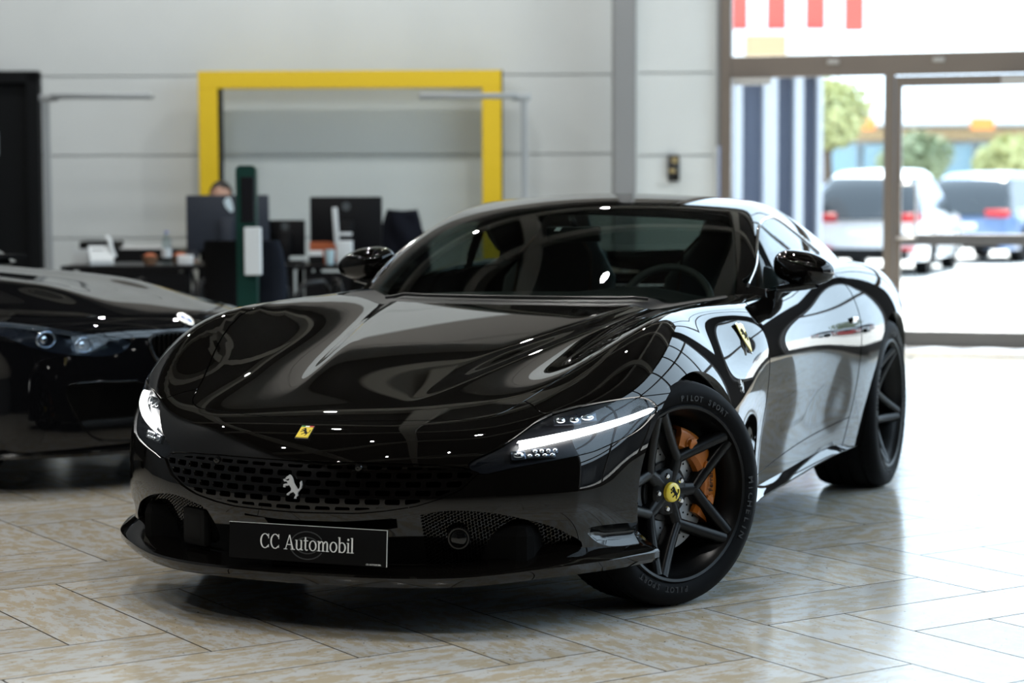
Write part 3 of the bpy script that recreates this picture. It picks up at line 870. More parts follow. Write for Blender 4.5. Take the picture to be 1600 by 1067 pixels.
bumper = clip(rest, f_bumper(rest[0]) - GAP * 0.6)
rest = clip(rest, -f_bumper(rest[0]) - GAP * 0.6)
def f_fdoor(V):
    v = np.abs(V[:, 0])
    return (0.905 + sstep(V[:, 2], 0.77, 0.85) * np.maximum(0, 0.868 - v) * 1.9 + 0.035 * np.sin((V[:, 2] - 0.3) * 6)) - V[:, 1]
fender = clip(rest, f_fdoor(rest[0]) - 0.006)
rest = clip(rest, -f_fdoor(rest[0]) - 0.006)
def f_rdoor(V):
    return np.interp(V[:, 2], [0.2, 0.257, 0.43, 0.58, 0.73, 0.842, 0.95], [2.04, 2.058, 2.115, 2.155, 2.175, 2.18, 2.14]) - V[:, 1]
side = clip(rest, f_rdoor(rest[0]) - 0.005)
quarter = clip(rest, -f_rdoor(rest[0]) - 0.005)
def f_sill(V): return V[:, 2] - (0.258 + (V[:, 1] - 0.7) * 0.068)
door = clip(side, f_sill(side[0]) - GAP)
sill = clip(side, -f_sill(side[0]) - GAP)
def half(M, s): return clip(M, s * M[0][:, 0])
def skin_part(name, M, m, parent=CAR, fl=0.014):
    me = skin_mesh(name, M, fl)
    return link(name, me, m, parent) if me else None
skin_part('hood', hood, 'black_paint')
skin_part('cowl', cowl, 'satin_black')
skin_part('front_bumper', bumper, 'black_paint', fl=0.02)
for s in (1, -1):
    skin_part('front_fender', half(fender, s), 'black_paint', fl=0.03)
    skin_part('door', half(door, s), 'black_paint')
    skin_part('side_sill', half(sill, s), 'black_paint')
    skin_part('rear_quarter', half(quarter, s), 'black_paint', fl=0.03) if s < 0 else None
skin_part('rear_quarter', half(quarter, 1), 'black_paint', fl=0.03)
# dark carcass under the panels
inner = clip(M0, -np.maximum(np.maximum(f_lamp(M0[0]), f_grille(M0[0])), np.maximum(f_intake(M0[0]), f_notch(M0[0]))) - 0.004)
skin_part('inner_body', (inner[0] - inner[1] * 0.016, inner[1], inner[2]), 'void_black', fl=0)
# --- cabin skin
CABS = capsule_skin(cab_f, 1.25, 2.9, 0.80, math.radians(100), 170, 80, 110)
C0 = clip(CABS, np.minimum(body_f(CABS[0]) + 0.012, CABS[0][:, 2] - 0.82))
WSP = mirror_rows(crspline([(0, 0.76), (0.3, 0.815), (0.5, 0.90), (0.66, 1.03), (0.725, 1.13), (0.715, 1.22), (0.69, 1.33), (0.655, 1.44), (0.615, 1.56), (0.578, 1.645), (0.53, 1.672), (0.467, 1.64), (0.24, 1.555), (0, 1.53)], 6, False))
def f_ws(V): return polysd(vu(V), WSP)
ws = clip(C0, f_ws(C0[0]) - 0.001)
c1 = clip(C0, -f_ws(C0[0]) - 0.001)
SWP = crspline([(1.29, 0.905), (1.40, 0.962), (1.557, 1.042), (1.72, 1.102), (1.87, 1.13), (2.03, 1.138), (2.10, 1.115), (2.15, 1.06), (2.20, 0.98), (2.24, 0.90), (1.9, 0.86), (1.5, 0.87)], 6)
QWP = crspline([(2.15, 1.118), (2.22, 1.088), (2.36, 1.035), (2.50, 0.985), (2.53, 0.93), (2.4, 0.90), (2.28, 0.91), (2.22, 1.0)], 6)
def f_sw(V): return np.minimum(polysd(uz(V), SWP), np.abs(V[:, 0]) - 0.4)
def f_qw(V): return np.minimum(polysd(uz(V), QWP), np.abs(V[:, 0]) - 0.35)
sw = clip(c1, f_sw(c1[0])); c1 = clip(c1, -f_sw(c1[0]) - 0.001)
qw = clip(c1, f_qw(c1[0])); c1 = clip(c1, -f_qw(c1[0]) - 0.001)
RWP = mirror_rows(crspline([(0, 2.45), (0.3, 2.46), (0.44, 2.52), (0.47, 2.8), (0.44, 3.15), (0, 3.2)], 6, False))
def f_rw(V): return np.minimum(polysd(vu(V), RWP), V[:, 2] - 0.9)
rw = clip(c1, f_rw(c1[0])); c1 = clip(c1, -f_rw(c1[0]) - 0.001)
skin_part('roof', c1, 'black_paint', fl=0.03)
skin_part('windshield', ws, 'windshield_glass', fl=0)
skin_part('rear_window', rw, 'windshield_glass', fl=0)
for s in (1, -1):
    skin_part('side_window', half(sw, s), 'side_glass', fl=0)
    skin_part('quarter_window', half(qw, s), 'side_glass', fl=0)
def cab_at_uz(u, z):
    """outward half-width of the cabin at (u, z)"""
    a, b = 0.1, 1.2
    for _ in range(22):
        m = (a + b) / 2
        if cab_f(np.array([[m, u, z]]))[0] < 0: a = m
        else: b = m
    return b
def body_at_vz(v, z, f=body_f):
    a, b = -1.2, 0.3
    for _ in range(22):
        m = (a + b) / 2
        if f(np.array([[v, m, z]]))[0] < 0: b = m
        else: a = m
    return a
def body_at_uz(u, z):
    a, b = 0.2, 1.3
    for _ in range(22):
        m = (a + b) / 2
        if body_f(np.array([[m, u, z]]))[0] < 0: a = m
        else: b = m
    return a
def body_at_vu(v, u, f=body_f):
    a, b = 0.3, 1.4
    for _ in range(22):
        m = (a + b) / 2
        if f(np.array([[v, u, m]]))[0] < 0: a = m
        else: b = m
    return a
trim_pts = np.array([p for p in SWP if p[1] > 0.885])
k0 = np.argmin(np.hypot(*(trim_pts - [1.26, 0.89]).T))
for s in (1, -1):
    seq = [(1.27, 0.893)] + [tuple(p) for p in crspline([(1.29, 0.905), (1.40, 0.962), (1.557, 1.042), (1.72, 1.102), (1.87, 1.13), (2.03, 1.138), (2.12, 1.125), (2.22, 1.090), (2.36, 1.037), (2.50, 0.987)], 5, False)]
    MB().tube([(s * (cab_at_uz(u, z) + 0.002), u, z) for u, z in seq], 0.006, 6).build('window_trim', 'chrome', CAR, 60)
# --- grille: body-coloured lattice with real openings
def front_patch(v0, v1, z0, z1, step, off=0.0, f=body_f):
    vs = np.arange(v0, v1 + step, step); zs = np.arange(z0, z1 + step, step)
    VV, ZZ = np.meshgrid(vs, zs)
    O = np.stack([VV.ravel(), np.full(VV.size, -1.3), ZZ.ravel()], 1)
    D = np.tile([0, 1.0, 0], (len(O), 1))
    P = raycast(lambda p: -f(p), O, D, 0.0, 1.3)
    N = grad(f, P)
    P = P - N * off
    n = len(vs)
    q = (np.arange(len(zs) - 1)[:, None] * n + np.arange(n - 1)[None]).ravel()
    T = np.concatenate([np.stack([q, q + 1, q + n + 1], 1), np.stack([q, q + n + 1, q + n], 1)])
    return P, N, T, np.stack([VV.ravel(), ZZ.ravel()], 1)
P, N, T, VZ = front_patch(-0.53, 0.53, 0.335, 0.50, 0.003, 0.006)
sd = polysd(VZ, GRILLE)
a = VZ[:, 0] * (1 + 0.25 * np.abs(VZ[:, 0]))
row = (VZ[:, 1] - 0.348) / 0.0245
ri = np.floor(row)
cw = 0.062
cx = a / cw + 0.5 * (ri % 2)
dx = np.abs(cx - np.floor(cx) - 0.5) * cw; dz = np.abs(row - ri - 0.5) * 0.0245
rr = 0.006
qx = np.maximum(dx - (0.0235 - rr), 0); qz = np.maximum(dz - (0.0082 - rr), 0)
hole = rr - np.hypot(qx, qz) - 0.0 + np.minimum(np.maximum(dx - (0.0235 - rr), dz - (0.0082 - rr)), 0) * -1 * 0 
inside = np.minimum(0.0235 - dx, 0.0082 - dz)
hole = np.where((qx > 0) & (qz > 0), rr - np.hypot(qx, qz), inside)
hole = np.minimum(hole, sd - 0.008)
g = (P, N, T)
F = np.minimum(sd - 0.001, -hole)
g = clip(g, F)
skin_part('grille', g, 'black_paint', fl=0.02)
P, N, T, VZ = front_patch(-0.53, 0.53, 0.335, 0.50, 0.012, 0.05)
skin_part('grille_backing', clip((P, N, T), polysd(VZ, GRILLE) + 0.01), 'void_black', fl=0)
for v_ in (-0.27, 0.19):
    z_ = 0.478; u_ = body_at_vz(v_, z_)
    MB().lathe([(0.0, -0.004), (0.007, -0.006), (0.010, -0.004), (0.011, 0.01)], 'y', 20, (v_, u_ + 0.004, z_)).build('parking_sensor', 'gloss_black', CAR, 60)
# --- lower intake
P, N, T, VZ = front_patch(-0.78, 0.78, 0.16, 0.38, 0.012, 0.055)
skin_part('intake_backing', clip((P, N, T), polysd(VZ, INTAKE) + 0.012), 'void_black', fl=0)
P, N, T, VZ = front_patch(-0.76, 0.76, 0.17, 0.37, 0.0028, 0.035)
sd = polysd(VZ, INTAKE)
hxx = VZ[:, 0] / 0.017; hzz = VZ[:, 1] / 0.0098
best = np.full(len(VZ), 1e9)
for ox, oz in ((0, 0), (0.5, 0.5)):
    ddx = np.abs(hxx + ox - np.round(hxx + ox)) * 0.017; ddz = np.abs(hzz + oz - np.round(hzz + oz)) * 0.0098
    best = np.minimum(best, np.maximum(ddx * 0.87 + ddz * 0.5, ddz))
hol = np.minimum(0.0038 - best, np.abs(VZ[:, 0]) - 0.36)
skin_part('intake_mesh', clip((P, N, T), np.minimum(sd + 0.008, -hol)), 'gloss_black', fl=0.004)
me = skin_mesh('intake_surround', clip((P, N, T), np.minimum(sd + 0.008, 0.010 - sd)), 0.0)
# walls of the intake
def vz_line(pts, f=body_f):
    Q = np.array(pts, float)
    R_ = raycast(lambda p: -f(p), np.stack([Q[:, 0], np.full(len(Q), -1.3), Q[:, 1]], 1), np.tile([0, 1.0, 0], (len(Q), 1)), 0.0, 1.4)
    return [tuple(r) for r in R_]
e_pts = vz_line(INTAKE)
MB().sheet([[(a, b + 0.001, c) for a, b, c in e_pts + e_pts[:1]], [(a * 0.99, b + 0.058, c) for a, b, c in e_pts + e_pts[:1]]]).build('intake_wall', 'satin_black', CAR)
bpy.data.meshes.remove(me)
# side notch: glossy concave scallop
for s in (1, -1):
    nm = half(notchskin, s)
    V, N, T = nm
    d = np.clip(polysd(avz(V), NOTCH), 0, 0.04)
    dep = 0.9 * d
    V2 = V + np.stack([-s * dep * 0.8, dep * 0.75, 0 * dep], 1)
    g_ = np.zeros_like(V2)
    tn = np.cross(V2[T[:, 1]] - V2[T[:, 0]], V2[T[:, 2]] - V2[T[:, 0]])
    for k in range(3): np.add.at(g_, T[:, k], tn)
    g_ /= np.linalg.norm(g_, axis=1, keepdims=True) + 1e-12
    skin_part('side_scoop', (V2, g_, T), 'gloss_black', fl=0)
# round fog sensor and square radar cover
cf = (0.445, body_at_vz(0.445, 0.278) + 0.018, 0.278)
fs = MB().lathe([(0.0, -0.012), (0.020, -0.010), (0.024, -0.006), (0.026, -0.010), (0.030, -0.010), (0.032, 0.0), (0.032, 0.03)], 'y', 32, (0, 0, 0)).build('fog_sensor', 'gloss_black', CAR, 40, cf, (0, 0, 0.35))
cr = (-0.385, body_at_vz(-0.385, 0.268) + 0.026, 0.268)
rc = MB().box((0, 0, 0), (0.082, 0.03, 0.086), 0.012).build('radar_cover', 'matte_black', CAR, 40, cr, (0, 0, -0.42))
MB().box((0, 0.004, 0), (0.108, 0.03, 0.112), 0.01).build('radar_frame', 'matte_black', CAR, 40, cr, (0, 0, -0.42))
# --- splitter blade
PL = crspline([(0.0, -0.845), (0.2, -0.832), (0.38, -0.790), (0.55, -0.695), (0.70, -0.565), (0.80, -0.44), (0.875, -0.29), (0.895, -0.235)], 8, False)
def splitter_rows():
    rows = []
    pts = np.concatenate([PL[::-1] * [-1, 1], PL[1:]])
    n = len(pts)
    for i, p in enumerate(pts):
        a = pts[max(i - 1, 0)]; b = pts[min(i + 1, n - 1)]
        t = (b - a) / np.linalg.norm(b - a)
        inn = np.array([-t[1], t[0]])
        k_ = float(sstep(abs(p[0]), 0.45, 0.80))
        zb = 0.148 + 0.016 * k_; zt = 0.186 + 0.018 * k_
        sec = [(0.16 - 0.07 * k_, zt + 0.014 + 0.036 * k_), (0.075 - 0.012 * k_, zt + 0.016 + 0.018 * k_), (0.03, zt + 0.004 + 0.010 * k_), (0.005, zt), (0.0, zt - 0.006), (0.001, zt - 0.014 - 0.010 * k_), (0.012, zb + 0.004), (0.04, zb), (0.3 - 0.12 * k_, zb)]
        rows.append([(p[0] + inn[0] * d, p[1] + inn[1] * d, z) for d, z in sec])
    return rows
sr = splitter_rows()
sp = MB().sheet(sr)
for r in (sr[0], sr[-1]): sp.bm.faces.new([sp.bm.verts.new(q) for q in r])
sp.build('splitter', 'black_paint', CAR, 38)
# --- side skirt blade
for s in (1, -1):
    rows = []
    for u in np.linspace(0.50, 2.14, 24):
        z = 0.192 + 0.03 * sstep(u, 1.2, 2.14); w = body_at_uz(u, max(z + 0.03, 0.21))
        k = sstep(u, 0.50, 0.62)
        tp = 1 - 0.75 * sstep(u, 1.9, 2.14)
        rows.append([(s * (w - 0.02), u, z + 0.055 * tp), (s * (w + 0.012 * k), u, z + 0.030 * tp), (s * (w + 0.026 * k), u, z + 0.010), (s * (w + 0.020 * k), u, z), (s * (w - 0.02), u, z - 0.014), (s * (w - 0.2), u, z - 0.014)])
    MB().sheet(rows).build('side_skirt', 'black_paint', CAR, 40)
# --- floor pan, wheel wells
MB().box((0, 1.35, 0.24), (1.26, 3.9, 0.16), 0.04).build('floor_pan', 'void_black', CAR)
for s in (1, -1):
    for (cu, cz, r), w in ((ARCH_F, 0.40), (ARCH_R, 0.40)):
        rows = []
        for t in np.linspace(-0.42, PI + 0.42, 44):
            uu, zz = cu + (r + 0.003) * math.cos(t), cz + (r + 0.003) * math.sin(t)
            wm = body_at_uz(uu, max(zz, 0.2)) - 0.03
            k = (r + 0.014) / (r + 0.003)
            e_ = [(wm, 1.0), (wm - 0.03, k), (min(wm - 0.2, 0.52), k), (0.50, 0.15)]
            rows.append([(s * v_, cu + (uu - cu) * q, cz + (zz - cz) * q) for v_, q in e_])
        MB().sheet(rows).build('wheel_well', 'void_black', CAR, 60)
# --- headlamps
lpath = [(0.588, 0.5365), (0.66, 0.5495), (0.744, 0.567), (0.823, 0.590), (0.866, 0.609)]
for s in (1, -1):
    H = empty('headlamp', (0, 0, 0), 0, CAR)
    lh = half(lampskin, s)
    skin_part('lens_cover', lh, 'lamp_glass', H, 0)
    V, N, T = lh
    d = np.clip(polysd(avz(V), LAMP) / 0.012, 0, 1)[:, None]
    skin_part('lamp_bowl', (V - N * (0.006 + 0.032 * d), N, T), 'lamp_bowl', H, 0)
    c = crspline(lpath, 8, False)
    n = len(c)
    rows = []
    for i, (v_, z_) in enumerate(c):
        u_ = body_at_vz(v_, z_)
        nn = grad(body_f, np.array([[v_, u_, z_]]))[0]
        p = np.array([v_, u_, z_]) - nn * 0.006
        t = i / (n - 1)
        h = 0.0115 * (1 - 0.35 * t) * (1 if t < 0.93 else (1 - (t - 0.93) / 0.07 * 0.7))
        up = np.array([0, 0, 1.0]) - nn * nn[2]; up /= np.linalg.norm(up)
        rows.append([(s * q[0], q[1], q[2]) for q in (p - up * h - nn * 0.02, p - up * h, p - up * h * 0.5 + nn * 0.003, p + up * h * 0.5 + nn * 0.003, p + up * h, p + up * h - nn * 0.02)])
    tag(MB().sheet(rows).build('daytime_strip', 'drl_white', H, 60), 'white glowing daytime running light strip')
    for (v_, z_, w_, h_, nl) in ((0.690, 0.603, 0.042, 0.014, 2), (0.735, 0.606, 0.03, 0.014, 1), (0.655, 0.520, 0.04, 0.009, 4), (0.648, 0.508, 0.045, 0.008, 4), (0.595, 0.512, 0.022, 0.014, 1)):
        u_ = body_at_vz(v_, z_); nn = grad(body_f, np.array([[v_, u_, z_]]))[0]
        M = frame_matrix((0, 0, 0), nn, (0, 0, 1))
        M.translation = Vector((v_, u_, z_)) - Vector(nn) * 0.026
        S = Matrix.Diagonal((s, 1, 1, 1))
        b = MB().box((0, 0, 0), (2 * w_, 2 * h_, 0.012), 0.003)
        for v in b.bm.verts: v.co = S @ (M @ v.co)
        mod = b.build('led_module', 'lamp_module', H, 40)
        b = MB()
        for k in range(nl):
            b.sphere(((k - (nl - 1) / 2) * 2 * w_ / nl, 0, 0.006), (w_ / nl * 0.72, h_ * 0.7, 0.005), 12, 8)
        for v in b.bm.verts: v.co = S @ (M @ v.co)
        b.build('led_lens', 'chrome', mod, 60)
# --- wing mirrors
def mirror(s):
    Mr = empty('wing_mirror', (s * 0.888, 1.53, 0.952), 0, CAR)
    b = MB().sphere((0, 0, 0), (1, 1, 1), 40, 28)
    for v in b.bm.verts:
        x, y, z = v.co
        t = s * x
        hh = 0.064 * (1 - 0.18 * t) * (1 - 0.10 * t * t)
        zz = np.sign(z) * abs(z) ** 0.80 * hh
        xx = np.sign(t) * abs(t) ** 0.85 * 0.116
        yy = y * 0.085 if y < 0 else y * 0.03
        v.co = Vector((s * xx, yy - 0.012 * t, zz + 0.010 * (1 - t) * 0.5 - 0.008 * t))
    b.build('mirror_housing', 'black_paint', Mr, 180)
    MB().lathe([(0, 0.032), (1, 0.030)], 'y', 28).build('mirror_glass', 'mirror_glass', Mr, None).scale = (0.10, 1, 0.046)
    b = MB()
    path = crspline([(-s * 0.13, -0.12, -0.078), (-s * 0.08, -0.06, -0.070), (0, -0.012, -0.058), (s * 0.05, 0.0, -0.045)], 6, False)
    rows = []
    for i, p in enumerate(path):
        t = i / (len(path) - 1)
        w = 0.045 - 0.01 * t; h = 0.010 + 0.012 * t
        rows.append([(p[0], p[1] + w * math.cos(q), p[2] + h * math.sin(q)) for q in np.linspace(0, 2 * PI, 17)])
    b.sheet(rows)
    b.build('mirror_arm', 'gloss_black', Mr, 60)
for s in (1, -1): mirror(s)
# --- badges
z_ = body_at_vu(0.004, 1.316, cab_f); n_ = grad(cab_f, np.array([[0.004, 1.316, z_]]))[0]
MB().prism([(-0.011, -0.016), (0.011, -0.016), (0.011, 0.016), (-0.011, 0.016)], 0.001, frame_matrix(np.array([0.004, 1.316, z_]) - n_ * 0.003, n_, (0, 0, 1))).build('windshield_sticker', 'plate_white', CAR)
def skin_point_top(v, u):
    z = body_at_vu(v, u); p = np.array([v, u, z]); return p, grad(body_f, p[None])[0]
p, n = skin_point_top(0.0, -0.728)
B = MB().prism([(-0.021, -0.027), (0.021, -0.027), (0.021, 0.027), (-0.021, 0.027)], 0.004, frame_matrix(p, n, (0, 0, 1))).build('hood_badge', 'chrome', CAR)
tag(B, 'yellow rectangular badge with black horse on the nose')
MB().prism([(-0.019, -0.025), (0.019, -0.025), (0.019, 0.019), (-0.019, 0.019)], 0.002, frame_matrix(p + n * 0.0035, n, (0, 0, 1))).build('badge_field', 'badge_yellow', B)
for k, mm in enumerate(('badge_green', 'badge_white', 'badge_red')):
    MB().prism([(-0.019 + 0.0127 * k, 0.0195), (-0.0063 + 0.0127 * k, 0.0195), (-0.0063 + 0.0127 * k, 0.025), (-0.019 + 0.0127 * k, 0.025)], 0.002, frame_matrix(p + n * 0.0035, n, (0, 0, 1))).build('badge_stripe', mm, B)
horse('badge_horse', p + n * 0.0055 + np.array([0, 0, -0.002]), n, (0, 0, 1), 0.034, 'matte_black', B)
u_ = body_at_vz(0.002, 0.421); n = grad(body_f, np.array([[0.002, u_, 0.421]]))[0]
tag(horse('grille_horse', np.array([0.002, u_, 0.421]) + n * 0.004, n, (0, 0, 1), 0.066, 'badge_silver', CAR, 0.006), 'chrome rearing horse on the grille')
SH = [(-0.5, 0.5), (-0.25, 0.56), (0, 0.5), (0.25, 0.56), (0.5, 0.5), (0.47, 0.1), (0.40, -0.2), (0.28, -0.5), (0.12, -0.75), (0, -0.88), (-0.12, -0.75), (-0.28, -0.5), (-0.40, -0.2), (-0.47, 0.1)]
for s in (1, -1):
    u_, z_ = 0.70, 0.765
    w_ = body_at_uz(u_, z_); n = grad(body_f, np.array([[w_, u_, z_]]))[0]
    p = np.array([s * w_, u_, z_]); n = n * [s, 1, 1]
    M = frame_matrix(p, n, (0, 0.10, 1))
    B = MB().prism([(a * 0.062, b * 0.080) for a, b in SH], 0.005, M).build('fender_shield', 'chrome', CAR)
    tag(B, 'yellow shield emblem on the front fender')
    MB().prism([(a * 0.056, b * 0.074) for a, b in SH], 0.002, frame_matrix(p + n * 0.0045, n, (0, 0.10, 1))).build('shield_field', 'badge_yellow', B)
    horse('shield_horse', p + n * 0.0066, n, (0, 0.10, 1), 0.043, 'matte_black', B)
    u_, z_ = 0.52, 0.613
    w_ = body_at_uz(u_, z_); n = grad(body_f, np.array([[w_, u_, z_]]))[0] * [s, 1, 1]
    horse('fender_horse', np.array([s * w_, u_, z_]) + n * 0.001, n, (0, 0, 1), 0.045, 'badge_silver', CAR, 0.003)
    u_, z_ = 2.10, 0.735
    w_ = body_at_uz(u_, z_)
    MB().box((s * (w_ + 0.002), u_, z_), (0.012, 0.09, 0.026), 0.005).build('door_handle', 'chrome', CAR, 40)
# --- licence plate with slab-serif lettering
PLATE = empty('licence_plate', (0.052, -0.822, 0.263), 0, CAR)
PLATE.rotation_euler = (math.radians(-4), 0, math.radians(1.0))
MB().box((0, 0, 0), (0.492, 0.006, 0.104), 0.004).build('plate_panel', 'plate_black', PLATE, 30)
def plate_M(y=-0.0032): return Matrix(((1, 0, 0, 0), (0, 0, -1, y), (0, 1, 0, 0), (0, 0, 0, 1)))
b = MB()
for x0, x1, y0, y1 in ((0.2435, 0.245, -0.05, 0.05), (-0.245, 0.245, 0.0505, 0.0515)):
    b.box(((x0 + x1) / 2, -0.0033, (y0 + y1) / 2), (x1 - x0, 0.001, y1 - y0))
b.build('plate_edge', 'plate_white', PLATE)
for i, (rx, ry) in enumerate(((0.053, 0.040), (0.037, 0.024))):
    a = np.linspace(0.5, 2 * PI - 0.5, 40)
    out = [(rx * math.cos(t), ry * math.sin(t)) for t in a]; inn = [((rx - 0.003) * math.cos(t), (ry - 0.003) * math.sin(t)) for t in a[::-1]]
    MB().prism(out + inn, 0.0006, plate_M() @ Matrix.Translation((0.0, -0.004, 0))).build('plate_emblem', 'plate_ring', PLATE)
def serif_text(items, parent, m, h, M):
    """slab-serif letters from strokes; unit = x-height 1.0, cap 1.45"""
    b = MB()
    x = 0.0
    S = h / 1.45
    def rect(x0, y0, x1, y1): b.prism([(x0 * S, y0 * S), (x1 * S, y0 * S), (x1 * S, y1 * S), (x0 * S, y1 * S)], 0.0008, M)
    def quad(*p): b.prism([(a * S, c * S) for a, c in p], 0.0008, M)
    def arc(cx, cy, rx, ry, wx, wy, a0, a1, n=22):
        t = np.radians(np.linspace(a0, a1, n))
        for i in range(n - 1):
            p = [(cx + rx * math.cos(q), cy + ry * math.sin(q)) for q in (t[i], t[i + 1])]
            r = [(cx + (rx - wx) * math.cos(q), cy + (ry - wy) * math.sin(q)) for q in (t[i + 1], t[i])]
            quad(*(p + r))
    T_, t_ = 0.17, 0.075
    for ch in items:
        if ch == ' ': x += 0.42
        elif ch == 'C':
            arc(x + 0.58, 0.725, 0.58, 0.74, T_, t_, 42, 318); rect(x + 0.98, 0.98, x + 1.05, 1.45); rect(x + 0.99, 0.10, x + 1.05, 0.38); x += 1.24
        elif ch == 'A':
            quad((x + 0.14, 0), (x + 0.22, 0), (x + 0.66, 1.3), (x + 0.62, 1.45)); quad((x + 0.98, 0), (x + 1.18, 0), (x + 0.72, 1.45), (x + 0.62, 1.45))
            rect(x + 0.32, 0.45, x + 0.95, 0.53); rect(x, 0, x + 0.40, 0.07); rect(x + 0.82, 0, x + 1.32, 0.07); x += 1.36
        elif ch == 'u':
            rect(x + 0.10, 0.28, x + 0.26, 1.0); rect(x, 0.93, x + 0.26, 1.0); arc(x + 0.42, 0.30, 0.32, 0.32, 0.15, 0.08, 180, 330); rect(x + 0.66, 0, x + 0.82, 1.0); rect(x + 0.56, 0.93, x + 0.82, 1.0); rect(x + 0.66, 0, x + 0.94, 0.07); x += 1.02
        elif ch == 't':
            rect(x + 0.14, 0.22, x + 0.30, 1.3); rect(x, 0.92, x + 0.54, 1.0); arc(x + 0.36, 0.24, 0.22, 0.26, 0.15, 0.08, 180, 320); x += 0.64
        elif ch == 'o':
            arc(x + 0.46, 0.5, 0.46, 0.52, 0.16, 0.075, 0, 360, 30); x += 1.02
        elif ch == 'm':
            for k in (0.10, 0.60, 1.10): rect(x + k, 0, x + k + 0.16, 0.75 if k > 0.2 else 1.0); rect(x + k - 0.1, 0, x + k + 0.28, 0.07)
            rect(x, 0.93, x + 0.26, 1.0); arc(x + 0.49, 0.70, 0.27, 0.32, 0.15, 0.09, 0, 165); arc(x + 0.99, 0.70, 0.27, 0.32, 0.15, 0.09, 0, 165); x += 1.46
        elif ch == 'b':
            rect(x + 0.08, 0, x + 0.24, 1.5); rect(x, 1.43, x + 0.24, 1.5); arc(x + 0.46, 0.5, 0.46, 0.52, 0.16, 0.075, -150, 150, 26); x += 1.02
        elif ch == 'i':
            rect(x + 0.10, 0, x + 0.26, 1.0); rect(x, 0.93, x + 0.26, 1.0); rect(x, 0, x + 0.38, 0.07); arc(x + 0.18, 1.30, 0.11, 0.11, 0.109, 0.109, 0, 360, 12); x += 0.46
        elif ch == 'l':
            rect(x + 0.10, 0, x + 0.26, 1.5); rect(x, 1.43, x + 0.26, 1.5); rect(x, 0, x + 0.38, 0.07); x += 0.46
    W = x * S
    for v in b.bm.verts: pass
    o = b.build('plate_lettering', m, parent)
    return o, W
PM = plate_M()
lt, W = serif_text('CC Automobil', PLATE, 'plate_white', 0.041, PM)
lt.location = (-W * 0.5 - 0.002, 0, -0.018)
sx = 0.292 / W
lt.scale = (sx, 1, 1); lt.location = (-0.146, 0, -0.018)
text_mesh('plate_small_print', 'CC-AUTOMOBIL', 0.0062, 0.0003, 'plate_white', PLATE, Matrix.Translation((0.205, -0.0036, -0.046)) @ Matrix.Rotation(PI / 2, 4, 'X'))
# --- wheels
def tyre_profile(R, w, rr):
    h = w / 2
    return [(rr - 0.012, -h + 0.02), (rr, -h + 0.012), (rr + 0.012, -h + 0.004), (rr + 0.035, -h - 0.002), (R - 0.030, -h), (R - 0.012, -h + 0.008), (R - 0.003, -h + 0.026),
            (R, -h * 0.62), (R, -h * 0.60), (R - 0.006, -h * 0.59), (R - 0.006, -h * 0.53), (R, -h * 0.52), (R + 0.001, -h * 0.22), (R - 0.006, -h * 0.21), (R - 0.006, -h * 0.13), (R + 0.001, -h * 0.12),
            (R + 0.001, h * 0.12), (R - 0.006, h * 0.13), (R - 0.006, h * 0.21), (R + 0.001, h * 0.22), (R, h * 0.52), (R - 0.006, h * 0.53), (R - 0.006, h * 0.59), (R, h * 0.60), (R, h * 0.62),
            (R - 0.003, h - 0.026), (R - 0.012, h - 0.008), (R - 0.030, h), (rr + 0.035, h + 0.002), (rr + 0.012, h - 0.004), (rr, h - 0.012), (rr - 0.012, h - 0.02)]
def ring_text(name, s, r, h, size, a0, m, parent, thick=0.0012):
    """letters standing on a circle in the wheel's outer face (x = outward)"""
    meshes = []
    bmn = bmesh.new()
    adv = size * 0.80
    for i, ch in enumerate(s):
        if ch == ' ': continue
        cu = bpy.data.curves.new('t', 'FONT'); cu.body = ch; cu.size = size; cu.extrude = thick; cu.align_x = 'CENTER'; cu.offset = 0.0006; cu.resolution_u = 2
        o = bpy.data.objects.new('t', cu); COL.objects.link(o)
        me = bpy.data.meshes.new_from_object(o.evaluated_get(bpy.context.evaluated_depsgraph_get()))
        bpy.data.objects.remove(o); bpy.data.curves.remove(cu)
        ang = a0 - (i - (len(s) - 1) / 2) * adv / r
        # text plane -> wheel plane (y right, z up, x out)
        M = Matrix(((0, 0, 1, h), (1, 0, 0, 0), (0, 1, 0, 0), (0, 0, 0, 1)))
        Rm = Matrix.Rotation(ang - PI / 2, 4, 'X')
        me.transform(Rm @ Matrix.Translation((h, 0, r)) @ Matrix(((0, 0, 1, 0), (1, 0, 0, 0), (0, 1, 0, 0), (0, 0, 0, 1))))
        bmn.from_mesh(me); bpy.data.meshes.remove(me)
    me = bpy.data.meshes.new(name); bmn.to_mesh(me); bmn.free()
    return link(name, me, m, parent)
def bar(b, p0, p1, w0, w1, top0, top1, dep, taper=0.45):
    """a spoke from p0 to p1 in the wheel plane (y, z); ridge faces outwards (x)"""
    p0 = np.array(p0); p1 = np.array(p1)
    t = (p1 - p0) / np.linalg.norm(p1 - p0); q = np.array([-t[1], t[0]])
    rows = []
    for k in np.linspace(0, 1, 7):
        c = p0 + (p1 - p0) * k; w = w0 + (w1 - w0) * k; x = top0 + (top1 - top0) * (k ** 1.3)
        rows.append([(x - dep, *(c - q * w)), (x - 0.012, *(c - q * w)), (x - 0.004, *(c - q * w * 0.75)), (x, *(c - q * w * taper * 0.6)), (x, *(c + q * w * taper * 0.6)), (x - 0.004, *(c + q * w * 0.75)), (x - 0.012, *(c + q * w)), (x - dep, *(c + q * w))])
    b.sheet(rows)
    for r in (rows[0], rows[-1]): b.bm.faces.new([b.bm.verts.new(p) for p in r])
